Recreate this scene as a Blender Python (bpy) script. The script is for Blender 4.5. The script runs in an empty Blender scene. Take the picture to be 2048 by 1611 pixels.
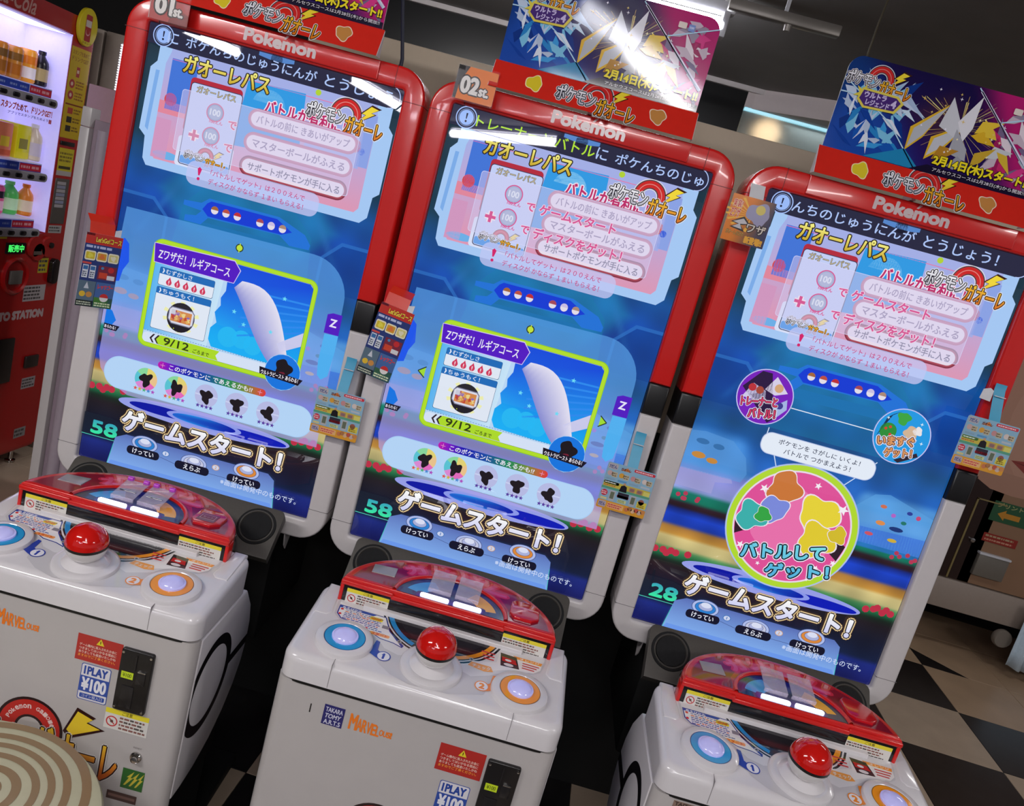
import bpy, bmesh, math, random
from mathutils import Vector, Matrix
from mathutils.geometry import tessellate_polygon

random.seed(7)
S = bpy.context.scene
COL = S.collection
FZ = 0.067                                   # floor offset used when the camera was measured

# ------------------------------------------------------------------ camera
def rotx(a): return Matrix.Rotation(a, 4, 'X')
def rotz(a): return Matrix.Rotation(a, 4, 'Z')
cam_d = bpy.data.cameras.new('camera'); cam = bpy.data.objects.new('camera', cam_d); COL.objects.link(cam)
cam_d.sensor_fit = 'HORIZONTAL'; cam_d.sensor_width = 36.0; cam_d.lens = 1600 / 2048 * 36
cam_d.clip_start = 0.02; cam_d.clip_end = 60
cam.matrix_world = Matrix.Translation((0.0483, -1.6413, 1.6551 - FZ)) @ rotz(0.0272) @ rotx(1.3649) @ rotz(0.2682)
S.camera = cam
# ------------------------------------------------------------------ light and exposure
S.view_settings.view_transform = 'Standard'
S.view_settings.look = 'None'
S.view_settings.gamma = 1.0
S.view_settings.exposure = 0.0
S.view_settings.use_curve_mapping = False
W = bpy.data.worlds.new('world'); S.world = W; W.use_nodes = True
W.node_tree.nodes['Background'].inputs[0].default_value = (0.55, 0.56, 0.62, 1)
W.node_tree.nodes['Background'].inputs[1].default_value = 0.35

def area_light(name, loc, size, power, col=(1, 0.975, 0.965), rot=(0, 0, 0)):
    l = bpy.data.lights.new(name, 'AREA'); l.shape = 'RECTANGLE'; l.size, l.size_y = size
    l.energy = power; l.color = col
    o = bpy.data.objects.new(name, l); COL.objects.link(o); o.location = loc; o.rotation_euler = rot
    return o
# aisle lights: the first follows a built tube, the others are added fill
area_light('aisle_light', (0.11, -2.325, 2.455), (1.24, 0.035), 14, rot=(0.30, 0.10, math.atan2(-1.05, 0.66)))
area_light('aisle_light', (-1.7, -1.9, 2.47), (1.2, 0.07), 29, rot=(0.55, 0, 0))
area_light('aisle_light', (2.9, -1.9, 2.47), (1.2, 0.07), 28, rot=(0.55, -0.2, 0))
area_light('aisle_light', (0.4, -3.4, 2.47), (1.6, 0.10), 22, rot=(0.6, 0, 0))
area_light('back_light', (-0.6, 1.5, 2.42), (1.0, 0.07), 10, rot=(0.6, 0, 0))
area_light('back_light', (2.7, 1.2, 2.47), (1.2, 0.07), 7)
area_light('window_fill_light', (1.6, 3.05, 2.57), (1.2, 0.2), 5, (0.85, 0.97, 1.0))  # added light, brightens what shows through the frosted pane

# ------------------------------------------------------------------ colour and materials
def lin(c):
    if isinstance(c, str):
        c = c.lstrip('#'); c = tuple(int(c[i:i + 2], 16) / 255 for i in (0, 2, 4))
    return tuple((v / 12.92 if v <= 0.04045 else ((v + 0.055) / 1.055) ** 2.4) for v in c[:3])
def mix(a, b, t):
    t = max(0.0, min(1.0, t)); return tuple(a[i] + (b[i] - a[i]) * t for i in range(3))
def srgb(c):
    c = c.lstrip('#'); return tuple(int(c[i:i + 2], 16) / 255 for i in (0, 2, 4))

MATS = {}
def M(name, col='#888888', rough=0.5, metal=0.0, spec=0.5, emit=None, es=1.0, coat=0.0, trans=0.0, alpha=1.0, nscale=60.0, namp=0.03, bump=0.0):
    if name in MATS: return MATS[name]
    m = bpy.data.materials.new(name); m.use_nodes = True; nt = m.node_tree; b = nt.nodes['Principled BSDF']
    c = lin(col)
    tc = nt.nodes.new('ShaderNodeTexCoord'); nz = nt.nodes.new('ShaderNodeTexNoise')
    nz.inputs['Scale'].default_value = nscale; nz.inputs['Detail'].default_value = 3
    nt.links.new(tc.outputs['Object'], nz.inputs['Vector'])
    mx = nt.nodes.new('ShaderNodeMix'); mx.data_type = 'RGBA'
    mx.inputs[6].default_value = tuple(v * (1 - namp * 2) for v in c) + (1,)
    mx.inputs[7].default_value = tuple(min(1, v * (1 + namp * 2)) for v in c) + (1,)
    nt.links.new(nz.outputs['Fac'], mx.inputs[0]); nt.links.new(mx.outputs[2], b.inputs['Base Color'])
    b.inputs['Roughness'].default_value = rough; b.inputs['Metallic'].default_value = metal
    b.inputs['Specular IOR Level'].default_value = spec
    if coat: b.inputs['Coat Weight'].default_value = coat; b.inputs['Coat Roughness'].default_value = 0.05
    if emit is not None:
        b.inputs['Emission Color'].default_value = lin(emit) + (1,); b.inputs['Emission Strength'].default_value = es
    if trans: b.inputs['Transmission Weight'].default_value = trans
    if alpha < 1: b.inputs['Alpha'].default_value = alpha
    if bump:
        bp = nt.nodes.new('ShaderNodeBump'); bp.inputs['Strength'].default_value = bump; bp.inputs['Distance'].default_value = 0.001
        nt.links.new(nz.outputs['Fac'], bp.inputs['Height']); nt.links.new(bp.outputs['Normal'], b.inputs['Normal'])
    MATS[name] = m; return m

def art_mat(name, emissive, alpha=False, rough=0.3, strength=1.0, spec=0.5):
    if name in MATS: return MATS[name]
    m = bpy.data.materials.new(name); m.use_nodes = True; nt = m.node_tree; b = nt.nodes['Principled BSDF']
    at = nt.nodes.new('ShaderNodeAttribute'); at.attribute_name = 'Col'
    if emissive:
        b.inputs['Base Color'].default_value = (0.004, 0.004, 0.005, 1)
        nt.links.new(at.outputs['Color'], b.inputs['Emission Color']); b.inputs['Emission Strength'].default_value = strength
    else:
        nt.links.new(at.outputs['Color'], b.inputs['Base Color'])
    b.inputs['Roughness'].default_value = rough; b.inputs['Specular IOR Level'].default_value = spec
    if alpha: nt.links.new(at.outputs['Alpha'], b.inputs['Alpha'])
    MATS[name] = m; return m
A_SCR = art_mat('screen_picture', True, rough=0.015, strength=0.92)
A_SCRT = art_mat('screen_picture_sheer', True, alpha=True, rough=0.015, strength=0.92)
A_PR = art_mat('printed_gloss', False, rough=0.22)
A_PRT = art_mat('printed_sheer', False, alpha=True, rough=0.22)
A_GL = art_mat('printed_high_gloss', False, rough=0.07, spec=0.5)

# ------------------------------------------------------------------ 2-D artwork
_TX = {}
def text_tris(s, off=0.0, shear=0.0):
    k = (s, off, shear)
    if k in _TX: return _TX[k]
    c = bpy.data.curves.new('t', 'FONT'); c.body = s; c.resolution_u = 3; c.offset = off; c.shear = shear
    o = bpy.data.objects.new('t', c); COL.objects.link(o)
    dg = bpy.context.evaluated_depsgraph_get(); me = bpy.data.meshes.new_from_object(o.evaluated_get(dg))
    me.calc_loop_triangles()
    v = [(p.co.x, p.co.y) for p in me.vertices]; t = [tuple(x.vertices) for x in me.loop_triangles]
    bpy.data.meshes.remove(me); bpy.data.objects.remove(o); bpy.data.curves.remove(c)
    _TX[k] = (v, t); return _TX[k]
def circle(cx, cy, r, n=40, ry=None, a0=0.0, a1=2 * math.pi):
    ry = ry or r; full = abs(a1 - a0 - 2 * math.pi) < 1e-6
    m = n if full else n + 1
    return [(cx + r * math.cos(a0 + (a1 - a0) * i / n), cy + ry * math.sin(a0 + (a1 - a0) * i / n)) for i in range(m)]
def rrect(x0, y0, x1, y1, r, n=6):
    r = min(r, (x1 - x0) / 2 - 1e-5, (y1 - y0) / 2 - 1e-5)
    if r <= 0: return [(x0, y0), (x1, y0), (x1, y1), (x0, y1)]
    out = []
    for cx, cy, a in ((x1 - r, y0 + r, -90), (x1 - r, y1 - r, 0), (x0 + r, y1 - r, 90), (x0 + r, y0 + r, 180)):
        for i in range(n + 1):
            t = math.radians(a + 90 * i / n); out.append((cx + r * math.cos(t), cy + r * math.sin(t)))
    return out
def rect(x0, y0, x1, y1): return [(x0, y0), (x1, y0), (x1, y1), (x0, y1)]
def starp(cx, cy, r, r2=None, n=5, a=90):
    r2 = r2 or r * 0.42
    return [(cx + (r if i % 2 == 0 else r2) * math.cos(math.radians(a + 180 * i / n)), cy + (r if i % 2 == 0 else r2) * math.sin(math.radians(a + 180 * i / n))) for i in range(2 * n)]
def blob(cx, cy, r, seed, n=14, k=0.35, ry=None):
    rg = random.Random(seed); ry = ry or r; out = []
    ph = [rg.uniform(0, 6.28) for _ in range(3)]
    for i in range(n * 3):
        t = 2 * math.pi * i / (n * 3)
        q = 1 + k * 0.5 * math.sin(3 * t + ph[0]) + k * 0.3 * math.sin(5 * t + ph[1])
        out.append((cx + r * q * math.cos(t), cy + ry * q * math.sin(t)))
    return out
def rotp(pts, cx, cy, a):
    c, s = math.cos(a), math.sin(a); return [(cx + (x - cx) * c - (y - cy) * s, cy + (x - cx) * s + (y - cy) * c) for x, y in pts]

class Art:
    """flat printed or lit artwork: coloured polygons stacked by tiny steps"""
    def __init__(self, eps=4e-5):
        self.v = []; self.f = []; self.c = []; self.mi = []; self.l = 0; self.eps = eps
    def up(self, n=1): self.l += n; return self
    def _col(self, col, x, y):
        if callable(col): col = col(x, y)
        if isinstance(col, str): col = srgb(col)
        a = col[3] if len(col) > 3 else 1.0
        return lin(col[:3]) + (a,)
    def raw(self, pts, tris, col, alpha=False):
        b = len(self.v)
        for x, y in pts:
            self.v.append((x, y, self.l)); self.c.append(self._col(col, x, y))
        for t in tris: self.f.append(tuple(b + i for i in t)); self.mi.append(1 if alpha else 0)
    def poly(self, pts, col, alpha=None):
        if alpha is not None:
            if isinstance(col, str): col = srgb(col) + (alpha,)
        tris = tessellate_polygon([[Vector((x, y, 0)) for x, y in pts]])
        self.raw(pts, tris, col, alpha is not None); return self
    def ring(self, outer, inner, col):
        n = len(outer); b = list(outer) + list(inner); t = []
        for i in range(n):
            j = (i + 1) % n; t += [(i, j, n + j), (i, n + j, n + i)]
        self.raw(b, t, col)
    def line(self, x0, y0, x1, y1, w, col):
        dx, dy = x1 - x0, y1 - y0; L = math.hypot(dx, dy) or 1; nx, ny = -dy / L * w / 2, dx / L * w / 2
        self.poly([(x0 + nx, y0 + ny), (x0 - nx, y0 - ny), (x1 - nx, y1 - ny), (x1 + nx, y1 + ny)], col)
    def grid(self, x0, y0, x1, y1, nx, ny, col):
        pts = [(x0 + (x1 - x0) * i / nx, y0 + (y1 - y0) * j / ny) for j in range(ny + 1) for i in range(nx + 1)]
        tr = []
        for j in range(ny):
            for i in range(nx):
                a = j * (nx + 1) + i; tr += [(a, a + 1, a + nx + 2), (a, a + nx + 2, a + nx + 1)]
        self.raw(pts, tr, col)
    def text(self, s, x0, y0, x1, y1, col, off=0.0, shear=0.0, rot=0.0, alpha=False):
        """s fitted into the box"""
        rv, rt = text_tris(s, 0.0, shear)
        xs = [p[0] for p in rv]; ys = [p[1] for p in rv]
        a, b, c, d = min(xs), max(xs), min(ys), max(ys)
        sx = (x1 - x0) / max(b - a, 1e-6); sy = (y1 - y0) / max(d - c, 1e-6)
        base = [(x0 + (px - a) * sx, y0 + (py - c) * sy) for px, py in rv]
        d = off * min(sx, sy * 1.15, math.sqrt(sx * sy)) * 1.05; n = 0 if off < .004 else (4 if off < .03 else (8 if off < .1 else 12)); l0 = self.l
        for k in range(max(1, n)):                                   # thickened by stacked shifted copies
            dx, dy = (d * math.cos(2 * math.pi * (k + .5) / n), d * math.sin(2 * math.pi * (k + .5) / n)) if n else (0, 0)
            pts = [(x + dx, y + dy) for x, y in base]
            if rot: pts = rotp(pts, (x0 + x1) / 2, (y0 + y1) / 2, rot)
            self.l = l0 + k * .08; self.raw(pts, rt, col, alpha)
        self.l = l0
    def otext(self, s, x0, y0, x1, y1, layers, shear=0.0, rot=0.0):
        """outlined text: layers = [(offset, colour), ...] from the outside in"""
        for off, col in layers:
            self.text(s, x0, y0, x1, y1, col, off, shear, rot); self.up()
    def build(self, name, mats, parent=None, mp=None, matrix=None, key=None):
        mp = mp or (lambda x, y, l: (x, -l, y))
        me = bpy.data.meshes.new(name)
        me.from_pydata([mp(x, y, l * self.eps) for x, y, l in self.v], [], self.f)
        ca = me.color_attributes.new('Col', 'FLOAT_COLOR', 'POINT')
        ca.data.foreach_set('color', [q for c in self.c for q in c])
        if not isinstance(mats, (list, tuple)): mats = [mats]
        for m in mats: me.materials.append(m)
        if len(mats) > 1: me.polygons.foreach_set('material_index', self.mi)
        me.update()
        return link(name, me, parent, matrix)

# ------------------------------------------------------------------ object helpers
def link(name, me, parent=None, matrix=None, loc=None):
    o = bpy.data.objects.new(name, me); COL.objects.link(o)
    if parent: o.parent = parent
    if matrix is not None: o.matrix_local = matrix
    if loc is not None: o.location = loc
    return o
def tag(o, label=None, cat=None, group=None, kind=None):
    if label: o['label'] = label
    if cat: o['category'] = cat
    if group: o['group'] = group
    if kind: o['kind'] = kind
    return o
def empty(name, loc=(0, 0, 0), rz=0.0):
    o = bpy.data.objects.new(name, None); COL.objects.link(o); o.location = loc; o.rotation_euler = (0, 0, rz)
    o.empty_display_size = 0.05; return o
CACHE = {}
class MB:
    def __init__(self): self.bm = bmesh.new()
    def prism(self, pts, axis, a, b, bev=0.0, both=False, seg=3, mi=0):
        f = {'x': lambda u, v, w: (w, u, v), 'y': lambda u, v, w: (u, w, v), 'z': lambda u, v, w: (u, v, w)}[axis]
        bm = self.bm; n = len(pts)
        va = [bm.verts.new(f(u, v, a)) for u, v in pts]; vb = [bm.verts.new(f(u, v, b)) for u, v in pts]
        fa = bm.faces.new(va); fb = bm.faces.new(vb[::-1]); fs = [fa, fb]
        for i in range(n):
            j = (i + 1) % n; fs.append(bm.faces.new((va[j], va[i], vb[i], vb[j])))
        for q in fs: q.material_index = mi
        bmesh.ops.recalc_face_normals(bm, faces=fs)
        if bev > 0:
            ed = list(fa.edges) + (list(fb.edges) if both else [])
            bmesh.ops.bevel(bm, geom=ed, offset=bev, segments=seg, affect='EDGES', profile=0.5, clamp_overlap=True)
        return self
    def box(self, x0, x1, y0, y1, z0, z1, bev=0.0, seg=2):
        bm = self.bm; vs = [bm.verts.new((x, y, z)) for x in (x0, x1) for y in (y0, y1) for z in (z0, z1)]
        fs = [bm.faces.new([vs[i] for i in q]) for q in ((0, 1, 3, 2), (4, 6, 7, 5), (0, 4, 5, 1), (2, 3, 7, 6), (0, 2, 6, 4), (1, 5, 7, 3))]
        if bev:
            ed = list({e for q in fs for e in q.edges})
            bmesh.ops.bevel(bm, geom=ed, offset=bev, segments=seg, affect='EDGES', profile=0.5, clamp_overlap=True)
        return self
    def lathe(self, prof, c=(0, 0, 0), n=40, axis='z', cap=True):
        f = {'z': lambda x, y, z: (c[0] + x, c[1] + y, c[2] + z), 'y': lambda x, y, z: (c[0] + x, c[1] + z, c[2] + y), 'x': lambda x, y, z: (c[0] + z, c[1] + x, c[2] + y)}[axis]
        bm = self.bm; rings = []
        for r, z in prof:
            if r < 1e-6: rings.append([bm.verts.new(f(0, 0, z))])
            else: rings.append([bm.verts.new(f(r * math.cos(2 * math.pi * i / n), r * math.sin(2 * math.pi * i / n), z)) for i in range(n)])
        fs = []
        for p, q in zip(rings, rings[1:]):
            for i in range(n):
                j = (i + 1) % n
                if len(p) == 1 and len(q) == 1: continue
                if len(p) == 1: fs.append(bm.faces.new((p[0], q[i], q[j])))
                elif len(q) == 1: fs.append(bm.faces.new((p[j], p[i], q[0])))
                else: fs.append(bm.faces.new((p[i], q[i], q[j], p[j])))
        if cap:
            for rg in (rings[0], rings[-1]):
                if len(rg) > 1: fs.append(bm.faces.new(rg))
        bmesh.ops.recalc_face_normals(bm, faces=fs); return self
    def tube(self, pts, r, n=8):
        bm = self.bm; rings = []
        for k, p in enumerate(pts):
            p = Vector(p); d = (Vector(pts[min(k + 1, len(pts) - 1)]) - Vector(pts[max(k - 1, 0)])).normalized()
            up = Vector((0, 0, 1)) if abs(d.z) < 0.9 else Vector((1, 0, 0)); s = d.cross(up).normalized(); t = d.cross(s)
            rings.append([bm.verts.new(p + r * (math.cos(2 * math.pi * i / n) * s + math.sin(2 * math.pi * i / n) * t)) for i in range(n)])
        fs = []
        for p, q in zip(rings, rings[1:]):
            for i in range(n): fs.append(bm.faces.new((p[i], p[(i + 1) % n], q[(i + 1) % n], q[i])))
        fs += [bm.faces.new(rings[0]), bm.faces.new(rings[-1])]
        bmesh.ops.recalc_face_normals(bm, faces=fs); return self
    def mesh(self, name, mat, ang=35):
        me = bpy.data.meshes.new(name); self.bm.to_mesh(me); self.bm.free()
        for p in me.polygons: p.use_smooth = True
        me.set_sharp_from_angle(angle=math.radians(ang))
        for m in (mat if isinstance(mat, (list, tuple)) else [mat]): me.materials.append(m)
        return me
    def build(self, name, mat, parent=None, matrix=None, loc=None, ang=35):
        return link(name, self.mesh(name, mat, ang), parent, matrix, loc)
def cached(key, fn):
    """first call builds the part; later calls copy it with shared mesh data"""
    def go(parent):
        if key in CACHE:
            src = CACHE[key]; o = src.copy(); COL.objects.link(o); o.parent = parent
            for ch in src.children:
                d = ch.copy(); COL.objects.link(d); d.parent = o
            return o
        o = fn(parent); CACHE[key] = o; return o
    return go

# common materials
WHITE = M('glossy_white_plastic', '#d9d4d6', 0.16, coat=0.3, namp=0.01)
WHITE2 = M('satin_white_plastic', '#c9c3c3', 0.32, namp=0.015)
RED = M('glossy_red_plastic', '#d21f1c', 0.22, coat=0.35, namp=0.01)
REDC = M('red_clear_plastic', '#c81822', 0.12, coat=0.6, namp=0.01)
CRIM = M('crimson_plate', '#b4202f', 0.18, coat=0.4, namp=0.02)
MAROON = M('maroon_plate', '#7a1c2e', 0.2, coat=0.3)
BLACK = M('black_plastic', '#141314', 0.35, namp=0.05)
BLACKM = M('matt_black_panel', '#070708', 0.7, namp=0.05)
DGREY = M('dark_grey_metal', '#4b4742', 0.5, metal=0.2, namp=0.06, nscale=200)
MESHB = M('speaker_mesh', '#050506', 0.85, nscale=400, bump=0.6)
CHROME = M('chrome', '#b8b4b0', 0.12, metal=1.0)
PAPER = M('white_card', '#d8d6da', 0.5)
BLUETAB = M('blue_tape', '#3f9fc4', 0.4)

# ------------------------------------------------------------------ game screen artwork (x, h in metres on the display)
DW, DH = 0.2645, 0.931
def smooth(a, b, x):
    t = max(0.0, min(1.0, (x - a) / (b - a))) if b != a else float(x > a); return t * t * (3 - 2 * t)
_bgk = [(0.0, '#161a5c'), (0.045, '#1d2a78'), (0.055, '#152040'), (0.10, '#181a2c'), (0.135, '#221c22'), (0.148, '#1c2b22'), (0.158, '#1f6a44'),
        (0.172, '#4f8e58'), (0.180, '#bdb27a'), (0.200, '#cfbd80'), (0.207, '#c08c3c'), (0.222, '#a8773a'), (0.230, '#1c3cae'), (0.250, '#1f45c8'),
        (0.262, '#1a2c80'), (0.268, '#2c1a20'), (0.276, '#30202a'), (0.284, '#16705a'), (0.300, '#1a7a68'), (0.308, '#8f9cd8'),
        (0.335, '#8d90d6'), (0.362, '#7784d4'), (0.372, '#2a6cc8'), (0.42, '#1a5cb0'), (0.47, '#14508c'), (0.55, '#123f9c'), (0.60, '#0f4aa8'),
        (0.66, '#10509a'), (0.72, '#12384e'), (0.84, '#1d3a4c'), (0.931, '#20303c')]
_bgk = [(a, srgb(b)) for a, b in _bgk]
def bg_col(x, y):
    c = _bgk[-1][1]
    for (a, p), (b, q) in zip(_bgk, _bgk[1:]):
        if a <= y <= b: c = mix(p, q, (y - a) / (b - a)); break
    if y < _bgk[0][0]: c = _bgk[0][1]
    # side buildings
    if 0.355 < y < 0.47:
        wl = smooth(-0.10, -0.14, x + (y - 0.38) * 0.5) * smooth(0.455, 0.425, y) * smooth(0.355, 0.365, y)
        c = mix(c, srgb('#4f94da'), wl * 0.75)
    if 0.29 < y < 0.42:
        wr = smooth(0.09, 0.115, x - (y - 0.38) * 0.4) * smooth(0.415, 0.395, y)
        c = mix(c, srgb('#5aa0e0'), wr * 0.8 * smooth(0.325, 0.345, y)); c = mix(c, srgb('#2f6fd8'), wr * 0.7 * smooth(0.35, 0.33, y))
    # upper octagon frame of the arena
    if y > 0.5:
        d = abs(x) * 0.9 + abs(y - 0.62) * 0.8
        c = mix(c, srgb('#1d86b4'), 0.6 * smooth(0.19, 0.15, d) * smooth(0.50, 0.56, y))
        edge = abs(abs(x) - 0.16 - (0.62 - y) * 0.6)
        c = mix(c, srgb('#2d78c4'), 0.45 * smooth(0.014, 0.0, edge) * smooth(0.5, 0.53, y) * smooth(0.66, 0.60, y))
    # noise mottling
    n = math.sin(x * 53 + y * 31) * math.sin(y * 47 - x * 23)
    k = 0.10 * n
    return tuple(max(0, min(1, v * (1 + k))) for v in c)
GRID_W, MAG = '#f4f2ff', '#d83a86'
def logo(A, cx, cy, w, full=True, sub=False):
    """the ring-and-bolt game logo: red half ring, two-part lettering"""
    h = w * 0.36
    def arch(ro, ri, c, dy=0.0):
        o = circle(cx, cy + h * .08 + dy, ro, 24, a0=math.radians(-8), a1=math.radians(188)); i = circle(cx, cy + h * .08 + dy, ri, 24, a0=math.radians(-8), a1=math.radians(188))
        A.raw(o + i, [t for k in range(24) for t in ((k, k + 1, 26 + k), (k, 26 + k, 25 + k))], c); A.up()
    arch(w * .215, w * .085, '#e8e4ea'); arch(w * .205, w * .095, '#4a4048'); arch(w * .192, w * .108, '#d02a28')
    arch(w * .155, w * .147, '#e89a94')
    def gold(x, y):
        t = (y - (cy - h * 0.55)) / (h * 0.75); return mix(srgb('#d86a1c'), srgb('#f6dc3c'), t)
    def silver(x, y):
        t = (y - (cy - h * 0.3)) / (h * 0.5); return mix(srgb('#b8b6c2'), srgb('#fbfaff'), t)
    # bolt
    bx, by = cx + w * 0.24, cy + h * 0.26
    bolt = [(bx - w * .05, by - h * .22), (bx + w * .01, by - h * .02), (bx - w * .04, by), (bx + w * .06, by + h * .30), (bx + w * .16, by + h * .24), (bx + w * .07, by + h * .08), (bx + w * .12, by + h * .06), (bx - w * .01, by - h * .2)]
    ob = [(cx + (x - cx), y) for x, y in bolt]
    c0 = (sum(p[0] for p in bolt) / 8, sum(p[1] for p in bolt) / 8)
    A.poly([(c0[0] + (x - c0[0]) * 1.3, c0[1] + (y - c0[1]) * 1.22) for x, y in bolt], '#3a2018'); A.up(); A.poly(bolt, gold); A.up()
    A.otext('ポケモン', cx - w * .50, cy - h * .30, cx - w * .01, cy + h * .22, [(.17, '#f5f3f6'), (.115, '#262230'), (.03, silver)])
    A.otext('ガオーレ', cx + w * .015, cy - h * .52, cx + w * .50, cy + h * .06, [(.17, '#f5f3f6'), (.115, '#38180c'), (.03, gold)])

def screen_common():
    A = Art(eps=3e-5)
    A.grid(-DW, 0, DW, DH, 80, 280, bg_col); A.up()
    for pts, c, al in (([(-.2645, .350), (-.2645, .432), (-.235, .437), (-.175, .432), (-.140, .405), (-.128, .372), (-.135, .352)], '#5b9ce0', .55), ([(-.2645, .312), (-.2645, .352), (-.155, .354), (-.150, .345), (-.185, .338), (-.185, .312)], '#a9a6dc', .6),
                       ([(.105, .300), (.105, .372), (.135, .405), (.165, .412), (.2645, .385), (.2645, .300)], '#5ea6e6', .55), ([(.105, .300), (.105, .332), (.2645, .338), (.2645, .300)], '#3566d8', .6),
                       ([(-.150, .480), (-.135, .600), (-.10, .640), (.10, .640), (.142, .600), (.155, .480)], '#1c7fae', .35), ([(-.2645, .500), (-.2645, .590), (-.20, .590), (-.168, .560), (-.168, .500)], '#0c3f8c', .5), ([(.2645, .500), (.2645, .600), (.21, .600), (.175, .565), (.175, .500)], '#0c3f8c', .5),
                       ([(-.2645, .590), (-.2645, .597), (-.197, .597), (-.162, .563), (-.162, .50), (-.168, .50), (-.168, .560), (-.20, .590)], '#2f74c8', .6), ([(.2645, .600), (.2645, .607), (.207, .607), (.169, .568), (.169, .50), (.175, .50), (.175, .565), (.21, .600)], '#2f74c8', .6)):
        A.poly(pts, c, al)
    A.up()
    rg = random.Random(3)
    for side in (-1, 1):                                             # flowers in the hedges, things in the side shops
        for k in range(6):
            A.poly(circle(side * rg.uniform(.19, .262), rg.uniform(.286, .3), .005, 8), '#b83c58')
            A.poly(circle(side * rg.uniform(.19, .262), rg.uniform(.160, .172), .008, 8), '#c03048')
    for x, y, w, h, c in ((-.235, .385, .03, .014, '#c88a3c'), (-.205, .38, .024, .012, '#c88a3c'), (-.235, .415, .028, .012, '#3470ae'), (-.20, .412, .024, .012, '#3470ae'),
                          (.16, .385, .014, .008, '#d07050'), (.185, .372, .01, .009, '#b468c8'), (.215, .385, .012, .008, '#2c3c98'), (.235, .380, .01, .01, '#c84878'), (.21, .362, .012, .008, '#28786c'),
                          (.165, .35, .02, .01, '#e09050'), (.20, .345, .03, .01, '#203878'), (.15, .322, .018, .008, '#d05868'), (.2, .32, .02, .008, '#d0b040')):
        A.poly(circle(x, y, w / 2, 12, ry=h / 2), c)
    A.up()
    # counter with the row of prize balls
    A.poly([(-.135, .607), (-.098, .610), (-.083, .623), (.068, .624), (.128, .602), (.143, .584), (.142, .574), (.10, .572), (.075, .588), (-.079, .583), (-.092, .566), (-.128, .566), (-.128, .578), (-.105, .582), (-.095, .594), (-.135, .597)], '#1d74dc'); A.up()
    A.poly([(-.086, .612), (-.078, .618), (.064, .619), (.100, .600), (.078, .590), (-.08, .586), (-.094, .598)], '#0b3ad8'); A.up()
    A.poly([(-.088, .572), (.09, .575), (.10, .555), (-.1, .55)], '#1573b4')
    for k, c in enumerate(('#a86838', '#c05040', '#c02c34', None, '#a84858', '#cfc4e8', '#b08c78')):
        if c is None: continue
        x = -.068 + k * .0245; y = .6015
        A.poly(circle(x, y, .0078, 14), '#e9e3ee'); A.up(); A.poly(circle(x, y + .001, .0078, 14, a0=0, a1=math.pi), c); A.up(-1)
    A.up(2)
    # stage lights under the card
    def eg(x, y): return mix(srgb('#0a18a8'), srgb('#2c9cf4'), smooth(.10, 0.0, abs(x + .03)))
    A.poly(circle(-.003, .150, .195, 48, ry=.022), '#9aa2ec'); A.up()
    A.poly(circle(-.095, .150, .078, 32, ry=.010), '#0d18a4'); A.poly(circle(.10, .148, .085, 32, ry=.010), '#0d1cb8'); A.up()
    A.poly(circle(-.003, .150, .085, 32, ry=.014), '#8f9cf0'); A.up(); A.poly(circle(-.003, .150, .072, 32, ry=.010), eg); A.up()
    return A
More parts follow.
